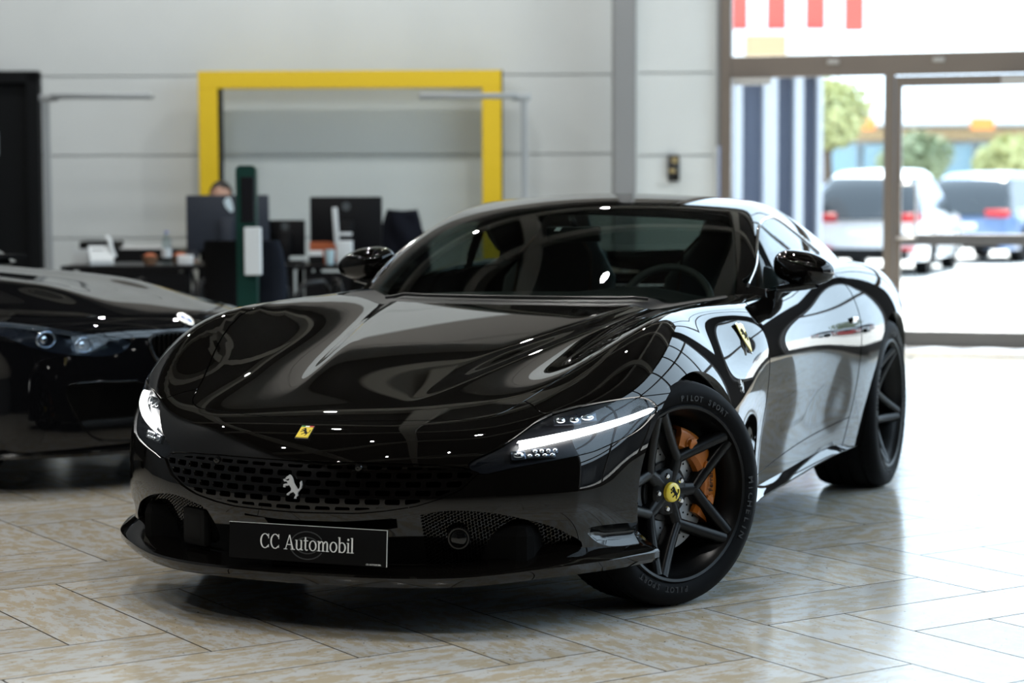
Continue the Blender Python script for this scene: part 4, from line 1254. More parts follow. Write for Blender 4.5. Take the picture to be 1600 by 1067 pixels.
def make_wheel(R, w, rr, phase, dish):
    """wheel lying with its axis on x, outer face +x, centred on the tyre's mid plane"""
    Wl = empty('wheel', (0, 0, 0), 0, CAR)
    h = w / 2
    prof = tyre_profile(R, w, rr)
    ty = MB().lathe(prof, 'x', 96).build('tyre', 'rubber', Wl, 40)
    b = MB()
    for k in range(72):
        a = 2 * PI * k / 72
        for sg in (1, -1):
            M = Matrix.Rotation(a, 4, 'X')
            b.box((sg * h * 0.66, 0, R - 0.0040), (h * 0.20, 0.005, 0.006), 0, M)
    tag(b.build('tread_groove', 'void_black', ty), kind='stuff')
    ring_text('tyre_lettering', 'MICHELIN', rr + 0.017, h + 0.0005, 0.030, math.radians(-14), 'rubber_letter', ty)
    ring_text('tyre_lettering', 'MICHELIN', rr + 0.017, h + 0.0005, 0.030, math.radians(166), 'rubber_letter', ty)
    ring_text('tyre_lettering', 'PILOT SPORT', rr + 0.017, h + 0.0005, 0.024, math.radians(72), 'rubber_letter', ty)
    ring_text('tyre_lettering', 'PILOT SPORT', rr + 0.017, h + 0.0005, 0.024, math.radians(252), 'rubber_letter', ty)
    rim = MB().lathe([(rr + 0.002, h - 0.016), (rr + 0.006, h - 0.006), (rr + 0.001, h - 0.001), (rr - 0.007, h - 0.004), (rr - 0.010, h - 0.012), (rr - 0.016, h - 0.03), (rr - 0.030, h - 0.045), (rr - 0.034, h - 0.10), (rr - 0.034, -h + 0.04), (rr - 0.012, -h + 0.01), (rr + 0.004, -h + 0.006)], 'x', 96).build('rim', 'rim_black', Wl, 40)
    jr = rr * 0.42
    xh = h - dish; xr = h - 0.010
    hb = MB().lathe([(0.0, xh - 0.004), (0.062, xh - 0.004), (0.070, xh - 0.010), (0.074, xh - 0.06), (0.0, xh - 0.06)], 'x', 48).build('hub', 'rim_black', Wl, 40)
    for k in range(5):
        a = phase + 2 * PI * k / 5
        J = (jr * math.cos(a), jr * math.sin(a))
        sp = MB()
        bar(sp, (0.03 * math.cos(a), 0.03 * math.sin(a)), (J[0] * 1.06, J[1] * 1.06), 0.027, 0.021, xh - 0.004, xh + 0.002, 0.05)
        for sg in (1, -1):
            q = a + sg * (PI / 5 - 0.055)
            bar(sp, (J[0] * 0.94, J[1] * 0.94), ((rr - 0.012) * math.cos(q), (rr - 0.012) * math.sin(q)), 0.018, 0.019, xh + 0.002, xr, 0.045)
        sp.build('spoke', 'rim_black', Wl, 50)
        q = a + PI / 5
        c = (xh - 0.006, 0.052 * math.cos(q), 0.052 * math.sin(q))
        MB().lathe([(0.0, 0.008), (0.006, 0.008), (0.0095, 0.004), (0.0105, -0.01)], 'x', 14, c).build('wheel_bolt', 'chrome', Wl, 40)
    cap = MB().lathe([(0.0, xh + 0.010), (0.024, xh + 0.010), (0.029, xh + 0.006), (0.031, xh - 0.006)], 'x', 32).build('centre_cap', 'badge_yellow', Wl, 40)
    horse('cap_horse', (xh + 0.010, 0, 0), (1, 0, 0), (0, 0, 1), 0.038, 'matte_black', cap)
    return Wl
def make_brake(R, parent_loc, rz, s, turn=0.0):
    """disc and caliper, fixed to the upright (they do not turn)"""
    D = MB().lathe([(0.09, 0.012), (0.095, 0.014), (0.185, 0.014), (0.188, 0.010), (0.188, -0.018), (0.095, -0.018), (0.09, -0.012)], 'x', 72).build('brake_disc', 'disc_metal', CAR, 40)
    D.location = parent_loc; D.rotation_euler = (0, 0, rz); D.scale = (s, 1, 1)
    b = MB()
    for k in range(26):
        for j in range(4):
            a = 2 * PI * (k + 0.22 * j) / 26; r = 0.112 + 0.020 * j
            b.cyl((0.0145, r * math.cos(a), r * math.sin(a)), 0.0032, 0.001, 'x', 8)
    tag(b.build('disc_hole', 'void_black', D), kind='stuff')
    MB().lathe([(0.0, 0.02), (0.088, 0.02), (0.092, 0.012), (0.0, 0.012)], 'x', 40).build('disc_bell', 'satin_black', D, 40)
    b = MB()
    rows = []
    for a in np.linspace(math.radians(-34), math.radians(74), 26):
        k = 1 - 0.25 * abs(a - 0.35) / 0.95
        sec = [(0.020, 0.128), (0.042 * k, 0.130), (0.055 * k, 0.142), (0.055 * k, 0.182), (0.046 * k, 0.198), (0.0, 0.204), (-0.03, 0.200), (-0.03, 0.19), (0.018, 0.19)]
        rows.append([(x, r * math.cos(a), r * math.sin(a)) for x, r in sec + sec[:1]])
    b.sheet(rows)
    for r in (rows[0], rows[-1]): b.bm.faces.new([b.bm.verts.new(p) for p in r[:-1]])
    for a in (-14, 24, 58): b.cyl((0.053, 0.162 * math.cos(math.radians(a)), 0.162 * math.sin(math.radians(a))), 0.017, 0.012, 'x', 24, bevel=0.004)
    cal = b.build('brake_caliper', 'caliper_orange', CAR, 35)
    cal.location = parent_loc; cal.rotation_euler = (turn, 0, rz); cal.scale = (s, 1, 1)
    tag(cal, 'orange painted brake caliper')
    text_mesh('caliper_lettering', 'Ferrari', 0.024, 0.0008, 'matte_black', cal, Matrix.Translation((0.0565, 0.162, 0.02)) @ Matrix.Rotation(PI / 2, 4, 'Z') @ Matrix.Rotation(PI / 2, 4, 'X') @ Matrix.Rotation(PI / 2, 4, 'Z'))
STEER = math.radians(-28)
wf = make_wheel(0.340, 0.245, 0.262, 0.0, 0.052)
wf.location = (0.805, 0.005, 0.341); wf.rotation_euler = (0, 0, STEER)
w2 = copy_tree(wf, CAR); w2.location = (-0.625, 0.06, 0.341); w2.rotation_euler = (0, 0, PI)
wr = make_wheel(0.352, 0.285, 0.264, 0.35, 0.075)
wr.location = (0.845, 2.67, 0.353)
w3 = copy_tree(wr, CAR); w3.location = (-0.845, 2.67, 0.353); w3.rotation_euler = (0, 0, PI)
c, s_ = math.cos(STEER), math.sin(STEER)
make_brake(0.34, (0.805 + 0.02 * c, 0.005 + 0.02 * s_, 0.341), STEER, 1)
make_brake(0.34, (-0.64, 0.06, 0.341), 0, -1)
make_brake(0.35, (0.83, 2.67, 0.353), 0, 1, PI)
# --- cabin interior
MB().box((0, 2.1, 0.40), (1.5, 1.9, 0.06), 0.02).build('cabin_floor', 'void_black', CAR)
rows = []
for u, z in ((0.86, 0.80), (0.98, 0.855), (1.15, 0.875), (1.28, 0.87), (1.36, 0.83), (1.38, 0.74), (1.34, 0.60)):
    rows.append([(v, u + 0.10 * (v / 0.7) ** 2, z - 0.03 * (v / 0.7) ** 2 + (0.03 * math.exp(-((v - 0.36) / 0.16) ** 2) if 1.1 < u < 1.37 else 0)) for v in np.linspace(-0.70, 0.70, 29)])
MB().sheet(rows).build('dashboard', 'leather_dark', CAR, 60)
MB().box((0, 1.72, 0.62), (0.24, 0.9, 0.18), 0.04).build('centre_console', 'leather_dark', CAR, 40)
MB().box((0.0, 1.375, 0.81), (0.16, 0.02, 0.11), 0.008, Matrix.Translation((0, 0, 0))).build('centre_screen', 'gloss_black', CAR, 40)
def seat(x):
    S = empty('seat', (x, 1.98, 0.43), 0, CAR)
    def cushion(name, pts, wid, m):
        rows = []
        for i, (y, z, w, d) in enumerate(pts):
            rows.append([(w * math.cos(a) * abs(math.cos(a)) ** -0.35 if abs(math.cos(a)) > 1e-6 else 0, y + d[0] * math.sin(a), z + d[1] * math.sin(a)) for a in np.linspace(0, 2 * PI, 25)])
        b = MB().sheet(rows)
        for r in (rows[0], rows[-1]): b.bm.faces.new([b.bm.verts.new(p) for p in r[:-1]])
        return b.build(name, m, S, 60)
    cushion('seat_cushion', [(-0.30, 0.12, 0.20, (0, 0.05)), (-0.26, 0.13, 0.25, (0, 0.09)), (0.0, 0.10, 0.26, (0, 0.09)), (0.22, 0.08, 0.25, (0, 0.08))], 0.26, 'leather_dark')
    cushion('backrest', [(0.20, 0.10, 0.22, (0.08, 0)), (0.26, 0.25, 0.26, (0.09, 0.02)), (0.33, 0.45, 0.25, (0.07, 0.02)), (0.38, 0.56, 0.17, (0.06, 0.02)), (0.40, 0.63, 0.125, (0.055, 0.02)), (0.415, 0.70, 0.10, (0.05, 0.02)), (0.42, 0.73, 0.06, (0.03, 0.01))], 0.26, 'leather_grey')
    MB().tube([(-0.10, 0.31, 0.62), (-0.16, 0.28, 0.55), (-0.17, 0.24, 0.40), (-0.14, 0.17, 0.22)], 0.006, 6).build('piping', 'stitch_tan', S)
    MB().tube([(0.10, 0.31, 0.62), (0.16, 0.28, 0.55), (0.17, 0.24, 0.40), (0.14, 0.17, 0.22)], 0.006, 6).build('piping', 'stitch_tan', S)
for x in (0.36, -0.36): seat(x)
SWm = empty('steering_wheel', (0.36, 1.52, 0.80), 0, CAR)
SWm.rotation_euler = (math.radians(-24), 0, 0)
MB().tube([(0.178 * math.cos(a), 0, 0.168 * math.sin(a) if math.sin(a) > -0.8 else -0.135) for a in np.linspace(0, 2 * PI, 48, endpoint=False)], 0.015, 10, True).build('wheel_rim', 'leather_grey', SWm, 60)
b = MB().box((0, 0.01, 0), (0.12, 0.05, 0.11), 0.02)
for x in (-0.10, 0.10): b.box((x, 0.01, -0.01), (0.14, 0.02, 0.03), 0.006)
b.box((0, 0.01, -0.09), (0.05, 0.02, 0.09), 0.006)
b.build('wheel_hub', 'satin_black', SWm, 40)
RM_ = MB().box((0, 0, 0), (0.22, 0.03, 0.06), 0.012).build('rear_view_mirror', 'satin_black', CAR, 40, (0.0, 1.50, 1.08), (0.2, 0, 0))
MB().tube([(0, 1.515, 1.10), (0, 1.50, 1.125), (0, 1.47, 1.14)], 0.012, 8).build('mirror_stem', 'satin_black', CAR, 60)
for s in (-1, 1):
    pts = []
    for k in np.linspace(0, 1, 12):
        v = -0.02 + s * 0.0 + (0.50 * k if s > 0 else -0.52 * k); 
        u = 0.80 + 0.46 * v * v + 0.03
        pts.append((v, u, max(body_at_vu(v, u), body_at_vu(v, u, cab_f)) + 0.012))
    MB().tube(pts, 0.006, 6).build('wiper', 'satin_black', CAR)
# ------------------------------------------------------------------ second black car at the left
B_ZC = Spl([(-0.82, 0.50), (-0.78, 0.60), (-0.72, 0.675), (-0.6, 0.735), (-0.35, 0.80), (0.0, 0.846), (0.4, 0.872), (0.8, 0.895), (1.4, 0.95), (3.4, 1.02), (3.9, 0.95)])
B_WM = Spl([(-0.8, 0.70), (-0.5, 0.81), (-0.2, 0.885), (0.1, 0.925), (0.5, 0.92), (1.2, 0.905), (2.2, 0.91), (2.8, 0.935), (3.4, 0.90), (3.9, 0.78)])
B_P = Spl([(0.05, -0.05), (0.2, -0.01), (0.35, 0.0), (0.5, -0.008), (0.62, 0.004), (0.70, 0.0), (0.78, -0.03), (0.88, -0.10), (1.0, -0.22), (1.2, -0.5)])
B_N = Spl([(0.05, -0.72), (0.18, -0.765), (0.3, -0.775), (0.45, -0.765), (0.6, -0.745), (0.68, -0.72), (0.8, -0.62)])
def bmw_f(P):
    v = np.sqrt(P[:, 0] ** 2 + 1e-5); u = P[:, 1]; z = P[:, 2]
    dome = 0.028 * np.exp(-((v - 0.30) / 0.13) ** 2) * sstep(u, -0.6, -0.1) * (1 - sstep(u, 0.9, 1.3))
    a = z - (B_ZC(u) - 0.10 * v * v - 0.10 * v ** 4 + dome)
    b = v - (B_WM(u) + B_P(z))
    c = 0.8 * (B_N(z) + 0.34 * v * v + 0.22 * v ** 4 - u)
    t = u - (3.86 - 0.25 * v * v)
    return lse(0.010, lse(0.018, a, b), c, t)
B_ZR = Spl([(0.5, 0.80), (0.85, 0.99), (1.2, 1.18), (1.5, 1.32), (1.8, 1.40), (2.2, 1.425), (2.6, 1.39), (3.0, 1.28), (3.4, 1.12), (3.7, 0.98)])
def bmwcab_f(P):
    v = np.sqrt(P[:, 0] ** 2 + 1e-5); u = P[:, 1]; z = P[:, 2]
    a = 0.8 * (z - (B_ZR(u - 0.25 * v * v) - 0.09 * v * v)); b = v - (0.78 - 0.45 * (z - 0.95))
    return lse(0.015, a, b)
car_paint('second_black', (0.0018, 0.0019, 0.0022), (0.004, 0.004, 0.005))
mat('roundel_blue', (0.03, 0.12, 0.40), 0.3)
mat('lamp_silver', (0.35, 0.42, 0.52), 0.15, 0.9)
mat('lamp_dark', (0.02, 0.025, 0.035), 0.1, 0.3)
BA = math.radians(62)
BO = rp(-2.04, 9.34, 0)
BM = empty('sedan_car', BO, YAW + BA)
tag(BM, 'glossy black sedan with round emblem and unlit headlamps behind the coupe', 'car')
S_ = capsule_skin(bmw_f, -0.1, 3.4, 0.45, math.radians(112), 150, 80, 110)
S_ = clip(S_, S_[0][:, 2] - 0.17)
def bf(V, r=0.365): return np.maximum(np.minimum(np.hypot(V[:, 1], V[:, 2] - 0.335), np.hypot(V[:, 1] - 2.81, V[:, 2] - 0.335)) - r, 0.5 - np.abs(V[:, 0]))
S_ = clip(S_, bf(S_[0]))
S_ = clip(S_, np.maximum(bmwcab_f(S_[0]) + 0.012, 0.85 - S_[0][:, 2]))
BH = mirror_rows(crspline([(0, -0.66), (0.25, -0.63), (0.45, -0.55), (0.58, -0.42), (0.66, -0.2), (0.70, 0.2), (0.71, 0.7), (0.6, 0.78), (0, 0.76)], 6, False))
BL = crspline([(0.37, 0.625), (0.45, 0.640), (0.60, 0.672), (0.74, 0.706), (0.835, 0.728), (0.862, 0.715), (0.82, 0.66), (0.74, 0.607), (0.62, 0.575), (0.48, 0.565), (0.40, 0.585)], 5)
BK = crspline([(0.045, 0.635), (0.15, 0.645), (0.25, 0.637), (0.285, 0.61), (0.27, 0.55), (0.22, 0.50), (0.12, 0.485), (0.055, 0.49), (0.035, 0.53), (0.03, 0.60)], 5)
BI = crspline([(0.33, 0.435), (0.45, 0.455), (0.60, 0.46), (0.66, 0.43), (0.62, 0.30), (0.56, 0.225), (0.45, 0.205), (0.34, 0.21), (0.30, 0.30)], 5)
BC = mirror_rows([(0, 0.44), (0.22, 0.44), (0.27, 0.38), (0.25, 0.24), (0.2, 0.21), (0, 0.21)])
bl = lambda V: np.minimum(polysd(avz(V), BL), 0.1 - V[:, 1])
bk = lambda V: np.minimum(polysd(avz(V), BK), -0.4 - V[:, 1])
bi = lambda V: np.minimum(polysd(avz(V), BI), -0.2 - V[:, 1])
bc = lambda V: np.minimum(polysd(vz(V), BC), -0.4 - V[:, 1])
bh = lambda V: np.minimum(polysd(vu(V), BH), V[:, 2] - 0.5)
skin_part('hood', clip(S_, bh(S_[0]) - 0.002), 'second_black', BM)
R_ = clip(S_, -bh(S_[0]) - 0.002)
bl_ = clip(R_, bl(R_[0]) - 0.001); R_ = clip(R_, -bl(R_[0]) - 0.001)
bk_ = clip(R_, bk(R_[0])); R_ = clip(R_, -bk(R_[0]))
bi_ = clip(R_, bi(R_[0])); R_ = clip(R_, -bi(R_[0]))
bc_ = clip(R_, bc(R_[0])); R_ = clip(R_, -bc(R_[0]))
bump = clip(R_, np.minimum(0.12 - R_[0][:, 1], 0.70 + 0.05 * np.abs(R_[0][:, 0]) - R_[0][:, 2]) - 0.002)
skin_part('front_bumper', bump, 'second_black', BM, 0.02)
R2 = clip(R_, -np.minimum(0.12 - R_[0][:, 1], 0.70 + 0.05 * np.abs(R_[0][:, 0]) - R_[0][:, 2]) - 0.002)
skin_part('body_shell', R2, 'second_black', BM, 0.02)
inn = clip(S_, -np.maximum(np.maximum(bl(S_[0]), bk(S_[0])), np.maximum(bi(S_[0]), bc(S_[0]))) - 0.004)
skin_part('inner_body', (inn[0] - inn[1] * 0.02, inn[1], inn[2]), 'void_black', BM, 0)
for s in (1, -1):
    H = empty('headlamp', (0, 0, 0), 0, BM)
    q = half(bl_, s)
    skin_part('lens_cover', q, 'lamp_glass', H, 0)
    V, N, T = q
    d = np.clip(polysd(avz(V), BL) / 0.015, 0, 1)[:, None]
    skin_part('lamp_bowl', (V - N * (0.006 + 0.04 * d), N, T), 'lamp_dark', H, 0)
    pth = [(0.42, 0.628), (0.55, 0.650), (0.68, 0.682), (0.80, 0.712)]
    b = MB(); rows = []
    for v_, z_ in crspline(pth, 6, False):
        u_ = body_at_vz(v_, z_, bmw_f)
        rows.append([(s * v_, u_ + 0.012 + k, z_ + 0.010 * j) for j, k in ((-1, 0.01), (-1, 0), (1, 0), (1, 0.01))])
    b.sheet(rows).build('brow_strip', 'lamp_silver', H, 60)
    for vc, zc, rr_ in ((0.56, 0.612, 0.034), (0.69, 0.640, 0.036)):
        u_ = body_at_vz(vc, zc, bmw_f)
        b = MB().tube([(s * (vc + rr_ * 1.25 * math.cos(t)), u_ + 0.022 + 0.25 * rr_ * math.cos(t), zc + rr_ * 0.9 * math.sin(t)) for t in np.linspace(0, 2 * PI, 24, endpoint=False)], 0.006, 8, True)
        b.build('light_ring', 'lamp_silver', H, 60)
        MB().sphere((s * vc, u_ + 0.035, zc), (0.022, 0.012, 0.022)).build('projector', 'chrome', H, 60)
    K_ = empty('kidney_grille', (0, 0, 0), 0, BM)
    q = half(bk_, s); V, N, T = q
    skin_part('grille_well', (V - N * 0.04, N, T), 'void_black', K_, 0)
    ring = [(s * p[0], p[1] - 0.003, p[2]) for p in vz_line(BK[::2], bmw_f)]
    MB().tube(ring, 0.007, 8, True).build('grille_surround', 'gloss_black', K_, 60)
    for x in np.linspace(0.062, 0.258, 8):
        zz = [p[1] for p in BK if abs(p[0] - x) < 0.03]
        u_ = body_at_vz(x, 0.57, bmw_f)
        MB().box((s * x, u_ + 0.015, (max(zz) + min(zz)) / 2), (0.008, 0.03, max(zz) - min(zz) - 0.01), 0.002).build('grille_bar', 'gloss_black', K_)
    q = half(bi_, s); V, N, T = q
    d = np.clip(polysd(avz(V), BI) / 0.05, 0, 1)[:, None]
    skin_part('side_intake', (V - N * 0.05 * d, N, T), 'gloss_black', BM, 0)
    MB().tube([(s * p[0], p[1] - 0.001, p[2]) for p in vz_line(BI[::2], bmw_f)], 0.004, 6, True).build('intake_edge', 'gloss_black', BM, 60)
V, N, T = bc_
skin_part('centre_intake', (V - N * 0.04, N, T), 'void_black', BM, 0)
b = MB(); rows = []
for v_ in np.linspace(-0.86, 0.86, 60):
    u_ = -0.79 + 0.34 * v_ * v_ + 0.30 * v_ ** 4
    rows.append([(v_, u_ + 0.10, 0.185), (v_, u_ - 0.015, 0.178), (v_, u_ - 0.025, 0.168), (v_, u_ - 0.015, 0.155), (v_, u_ + 0.2, 0.15)])
b.sheet(rows).build('splitter', 'gloss_black', BM, 40)
zr_ = body_at_vz(0.0, 0.69, bmw_f); nn = grad(bmw_f, np.array([[0, zr_, 0.69]]))[0]
RB = MB().lathe([(0.0, 0.004), (0.041, 0.004), (0.043, 0.0)], 'z', 32).mesh('roundel', 40)
RB.transform(frame_matrix((0, zr_, 0.69), nn, (0, 0, 1)))
RO = link('roundel', RB, 'chrome', BM)
for k in range(4):
    a0 = k * PI / 2
    MB().prism([(0, 0)] + [(0.029 * math.cos(a0 + t), 0.029 * math.sin(a0 + t)) for t in np.linspace(0, PI / 2, 8)], 0.001, frame_matrix(np.array([0, zr_, 0.69]) + nn * 0.0042, nn, (0, 0, 1))).build('roundel_quarter', 'roundel_blue' if k % 2 else 'badge_white', RO)
C_ = capsule_skin(bmwcab_f, 1.3, 3.0, 0.9, math.radians(98), 60, 40, 50)
C_ = clip(C_, np.minimum(bmw_f(C_[0]) + 0.01, C_[0][:, 2] - 0.9))
BW = mirror_rows([(0, 0.80), (0.5, 0.87), (0.70, 1.0), (0.62, 1.35), (0.54, 1.60), (0, 1.52)])
BS = crspline([(1.15, 1.0), (1.5, 1.21), (1.9, 1.34), (2.4, 1.34), (2.9, 1.20), (3.1, 1.02), (2.0, 0.99)], 5)
f1 = lambda V: polysd(vu(V), BW); f2 = lambda V: np.minimum(polysd(uz(V), BS), np.abs(V[:, 0]) - 0.35)
skin_part('windshield', clip(C_, f1(C_[0])), 'windshield_glass', BM, 0); C_ = clip(C_, -f1(C_[0]))
sw_ = clip(C_, f2(C_[0])); C_ = clip(C_, -f2(C_[0]))
for s in (1, -1): skin_part('side_window', half(sw_, s), 'side_glass', BM, 0)
skin_part('roof', C_, 'second_black', BM, 0.02)
MB().box((0, 1.5, 0.26), (1.3, 4.2, 0.16), 0.04).build('floor_pan', 'void_black', BM)
MB().box((0, 2.0, 0.93), (1.4, 2.4, 0.02)).build('parcel_deck', 'void_black', BM)
for s, u_, rz in ((-1, 0.0, PI), (1, 0.0, 0), (-1, 2.81, PI), (1, 2.81, 0)):
    w = copy_tree(wf, BM)
    w.location = (s * 0.785, u_, 0.341); w.rotation_euler = (0, 0, rz)
    for c_ in list(w.children):
        if c_.name.startswith('centre_cap'):
            for g_ in list(c_.children): bpy.data.objects.remove(g_)
            c_.data = c_.data.copy(); c_.data.materials[0] = MATS['rim_black']
        if c_.name.startswith('tyre'):
            for g_ in list(c_.children):
                if g_.name.startswith('tyre_lettering'): bpy.data.objects.remove(g_)
    MB().lathe([(0.366, 0.86), (0.375, 0.83), (0.375, 0.5), (0.05, 0.5)], 'x', 36, (0, u_, 0.335), -0.3, PI + 0.3).build('wheel_well', 'void_black', BM, 60).scale = (s, 1, 1)
# ------------------------------------------------------------------ office corner
mat('desk_black', (0.006, 0.006, 0.007), 0.4, 0, 0.15)
mat('monitor_grey', (0.030, 0.037, 0.052), 0.5, 0, 0.25)
mat('monitor_black', (0.005, 0.005, 0.006), 0.5, 0, 0.12)
mat('logo_white', (0.65, 0.78, 0.85), 0.4)
mat('logo_dim', (0.06, 0.07, 0.075), 0.4)
mat('white_plastic', (0.62, 0.66, 0.68), 0.4)
mat('lamp_aluminium', (0.38, 0.41, 0.43), 0.4, 0.3)
mat('kiosk_green', (0.004, 0.032, 0.025), 0.4, 0, 0.2)
mat('screen_black', (0.010, 0.010, 0.012), 0.15)
mat('chair_blue', (0.014, 0.018, 0.028), 0.8, 0, 0.1)
mat('chair_black', (0.004, 0.004, 0.0045), 0.8, 0, 0.08)
mat('orange_card', (0.42, 0.10, 0.03), 0.5)
mat('brown_pulp', (0.22, 0.12, 0.07), 0.6)
mat('paper', (0.75, 0.77, 0.78), 0.6)
mat('jacket_navy', (0.007, 0.008, 0.013), 0.85, 0, 0.1)
mat('skin_tone', (0.42, 0.24, 0.17), 0.5)
mat('hair_dark', (0.012, 0.009, 0.008), 0.7)
mat('shirt_dark', (0.03, 0.035, 0.045), 0.8)
glass('bottle_plastic', (0.80, 0.86, 0.88), 1.4)
mat('bottle_cap', (0.25, 0.28, 0.55), 0.4)
DK = 14.0
def desk(x0, x1, d, label, depth=0.8):
    a, b_ = lx(x0, d), lx(x1, d)
    T = empty('desk', rp((a + b_) / 2, d + depth / 2, 0), YAW)
    w = b_ - a
    MB().box((0, 0, 0.735), (w, depth, 0.03), 0.004).build('desk_top', 'desk_black', T)
    MB().box((0, -depth / 2 + 0.04, 0.50), (w - 0.1, 0.02, 0.40)).build('modesty_panel', 'desk_black', T)
    for sx in (-1, 1):
        for sy in (-1, 1):
            MB().box((sx * (w / 2 - 0.05), sy * (depth / 2 - 0.06), 0.36), (0.05, 0.05, 0.72), 0.004).build('leg', 'desk_black', T)
    tag(T, label, 'desk')
    return T
desk(92, 300, DK, 'black office desk at the left with phone, bottle and papers')
desk(305, 462, DK + 0.05, 'black office desk carrying the large grey monitor')
desk(468, 640, DK, 'black office desk at the right with black monitor and white dispenser')
def monitor(xc, yc, w, h, d, m, lm, label, tilt=0.0, rz=0.0, logo='disc', desk_z=0.75):
    p = at(xc, yc, d)
    T = empty('monitor', rp(p.x, d, desk_z), YAW + rz)
    c = p.z - desk_z
    pan = MB().box((0, 0, c), (w, 0.035, h), 0.008).build('panel_back', m, T, 40)
    MB().box((0, 0.012, c), (w - 0.02, 0.02, h - 0.02)).build('screen', 'screen_black', T)
    MB().box((0, -0.035, c - h * 0.12), (0.10, 0.05, 0.16), 0.01).build('mount', m, T, 40)
    MB().box((0, -0.05, c * 0.5), (0.07, 0.03, c), 0.006).build('stand', m, T, 40)
    MB().box((0, -0.02, 0.008), (0.26, 0.20, 0.016), 0.005).build('foot', m, T, 40)
    b = MB()
    if logo == 'leaf':
        poly = [(-0.02, 0.045), (0.012, 0.05), (0.03, 0.0), (0.035, -0.045), (0.015, -0.055), (-0.02, -0.02), (-0.035, 0.02)]
    else:
        poly = [(0.030 * math.cos(t), 0.030 * math.sin(t)) for t in np.linspace(0, 2 * PI, 20, endpoint=False)]
    b.prism(poly, 0.003, Matrix.Translation((0.01 if logo == 'leaf' else 0, -0.0175, c + h * 0.33)) @ Matrix(((1, 0, 0, 0), (0, 0, -1, 0), (0, 1, 0, 0), (0, 0, 0, 1))))
    b.build('maker_mark', lm, T)
    T.rotation_euler = (tilt, 0, YAW + rz)
    tag(T, label, 'monitor')
pxm = DK / 3229.0
monitor(356, 348, 132 * pxm, 88 * pxm, DK + 0.35, 'monitor_grey', 'logo_white', 'large grey monitor seen from behind with pale emblem, person behind it', logo='leaf')
monitor(541, 352, 116 * pxm, 92 * pxm, DK + 0.50, 'monitor_black', 'logo_dim', 'black monitor seen from behind beside the white dispenser', rz=0.10)
monitor(446, 372, 64 * pxm, 58 * pxm, DK + 0.5, 'monitor_black', 'logo_dim', 'small dark monitor between the green kiosk and the blue chair', rz=-0.05)
# task lamps on poles
def task_lamp(xp, ytop, yb, xe, d, label, lean=0.0):
    p = at(xp, ytop, d); e = at(xe, ytop, d)
    T = empty('task_lamp', rp(p.x + lean, d, 0), YAW)
    z = p.z; L = e.x - p.x
    MB().box((0, 0, z / 2), (0.045, 0.03, z), 0.004, Matrix.Shear('XY', 4, (0, 0)) if False else None).build('pole', 'lamp_aluminium', T)
    s = 1 if L > 0 else -1
    MB().box((s * 0.02, 0, z + 0.0), (0.14, 0.05, 0.05), 0.012).build('hinge', 'lamp_aluminium', T, 40)
    hd = MB().box((L / 2 + s * 0.03, 0, z + 0.01), (abs(L) - 0.04, 0.22, 0.034), 0.006).build('lamp_head', 'lamp_aluminium', T, 40)
    MB().box((0, 0, 0.012), (0.34, 0.34, 0.024), 0.006).build('base', 'lamp_aluminium', T)
    tag(T, label, 'floor lamp')
task_lamp(72, 153, 405, 236, DK + 0.9, 'slim aluminium floor lamp with long flat head beside the dark door')
task_lamp(819, 152, 305, 657, DK + 0.9, 'slim aluminium floor lamp with flat head in front of the yellow frame')
# green kiosk
kd = 12.6
kp = at(388, 480, kd)
K = empty('info_kiosk', rp(kp.x, kd, 0), YAW)
kw = 31 * kd / 3229; kt = hz(257, kd)
b = MB().prism([(-kw / 2, 0), (kw / 2, 0), (kw / 2, kt - 0.02), (kw / 2 - 0.02, kt), (-kw / 2 + 0.02, kt), (-kw / 2, kt - 0.02)], 0.10, Matrix(((1, 0, 0, 0), (0, 0, -1, 0.05), (0, 1, 0, 0), (0, 0, 0, 1))))
b.build('slab', 'kiosk_green', K)
MB().box((0.012, -0.055, hz(310, kd)), (kw * 0.66, 0.015, 70 * kd / 3229), 0.003).build('screen', 'screen_black', K)
MB().box((0.045, -0.09, hz(390, kd)), (0.10, 0.06, 74 * kd / 3229), 0.006, Matrix.Rotation(-0.0, 4, 'Y')).build('leaflet_holder', 'white_plastic', K)
MB().box((0, 0, 0.01), (0.36, 0.34, 0.02), 0.004).build('base', 'kiosk_green', K)
tag(K, 'dark green information kiosk with black screen and white leaflet holder', 'kiosk')
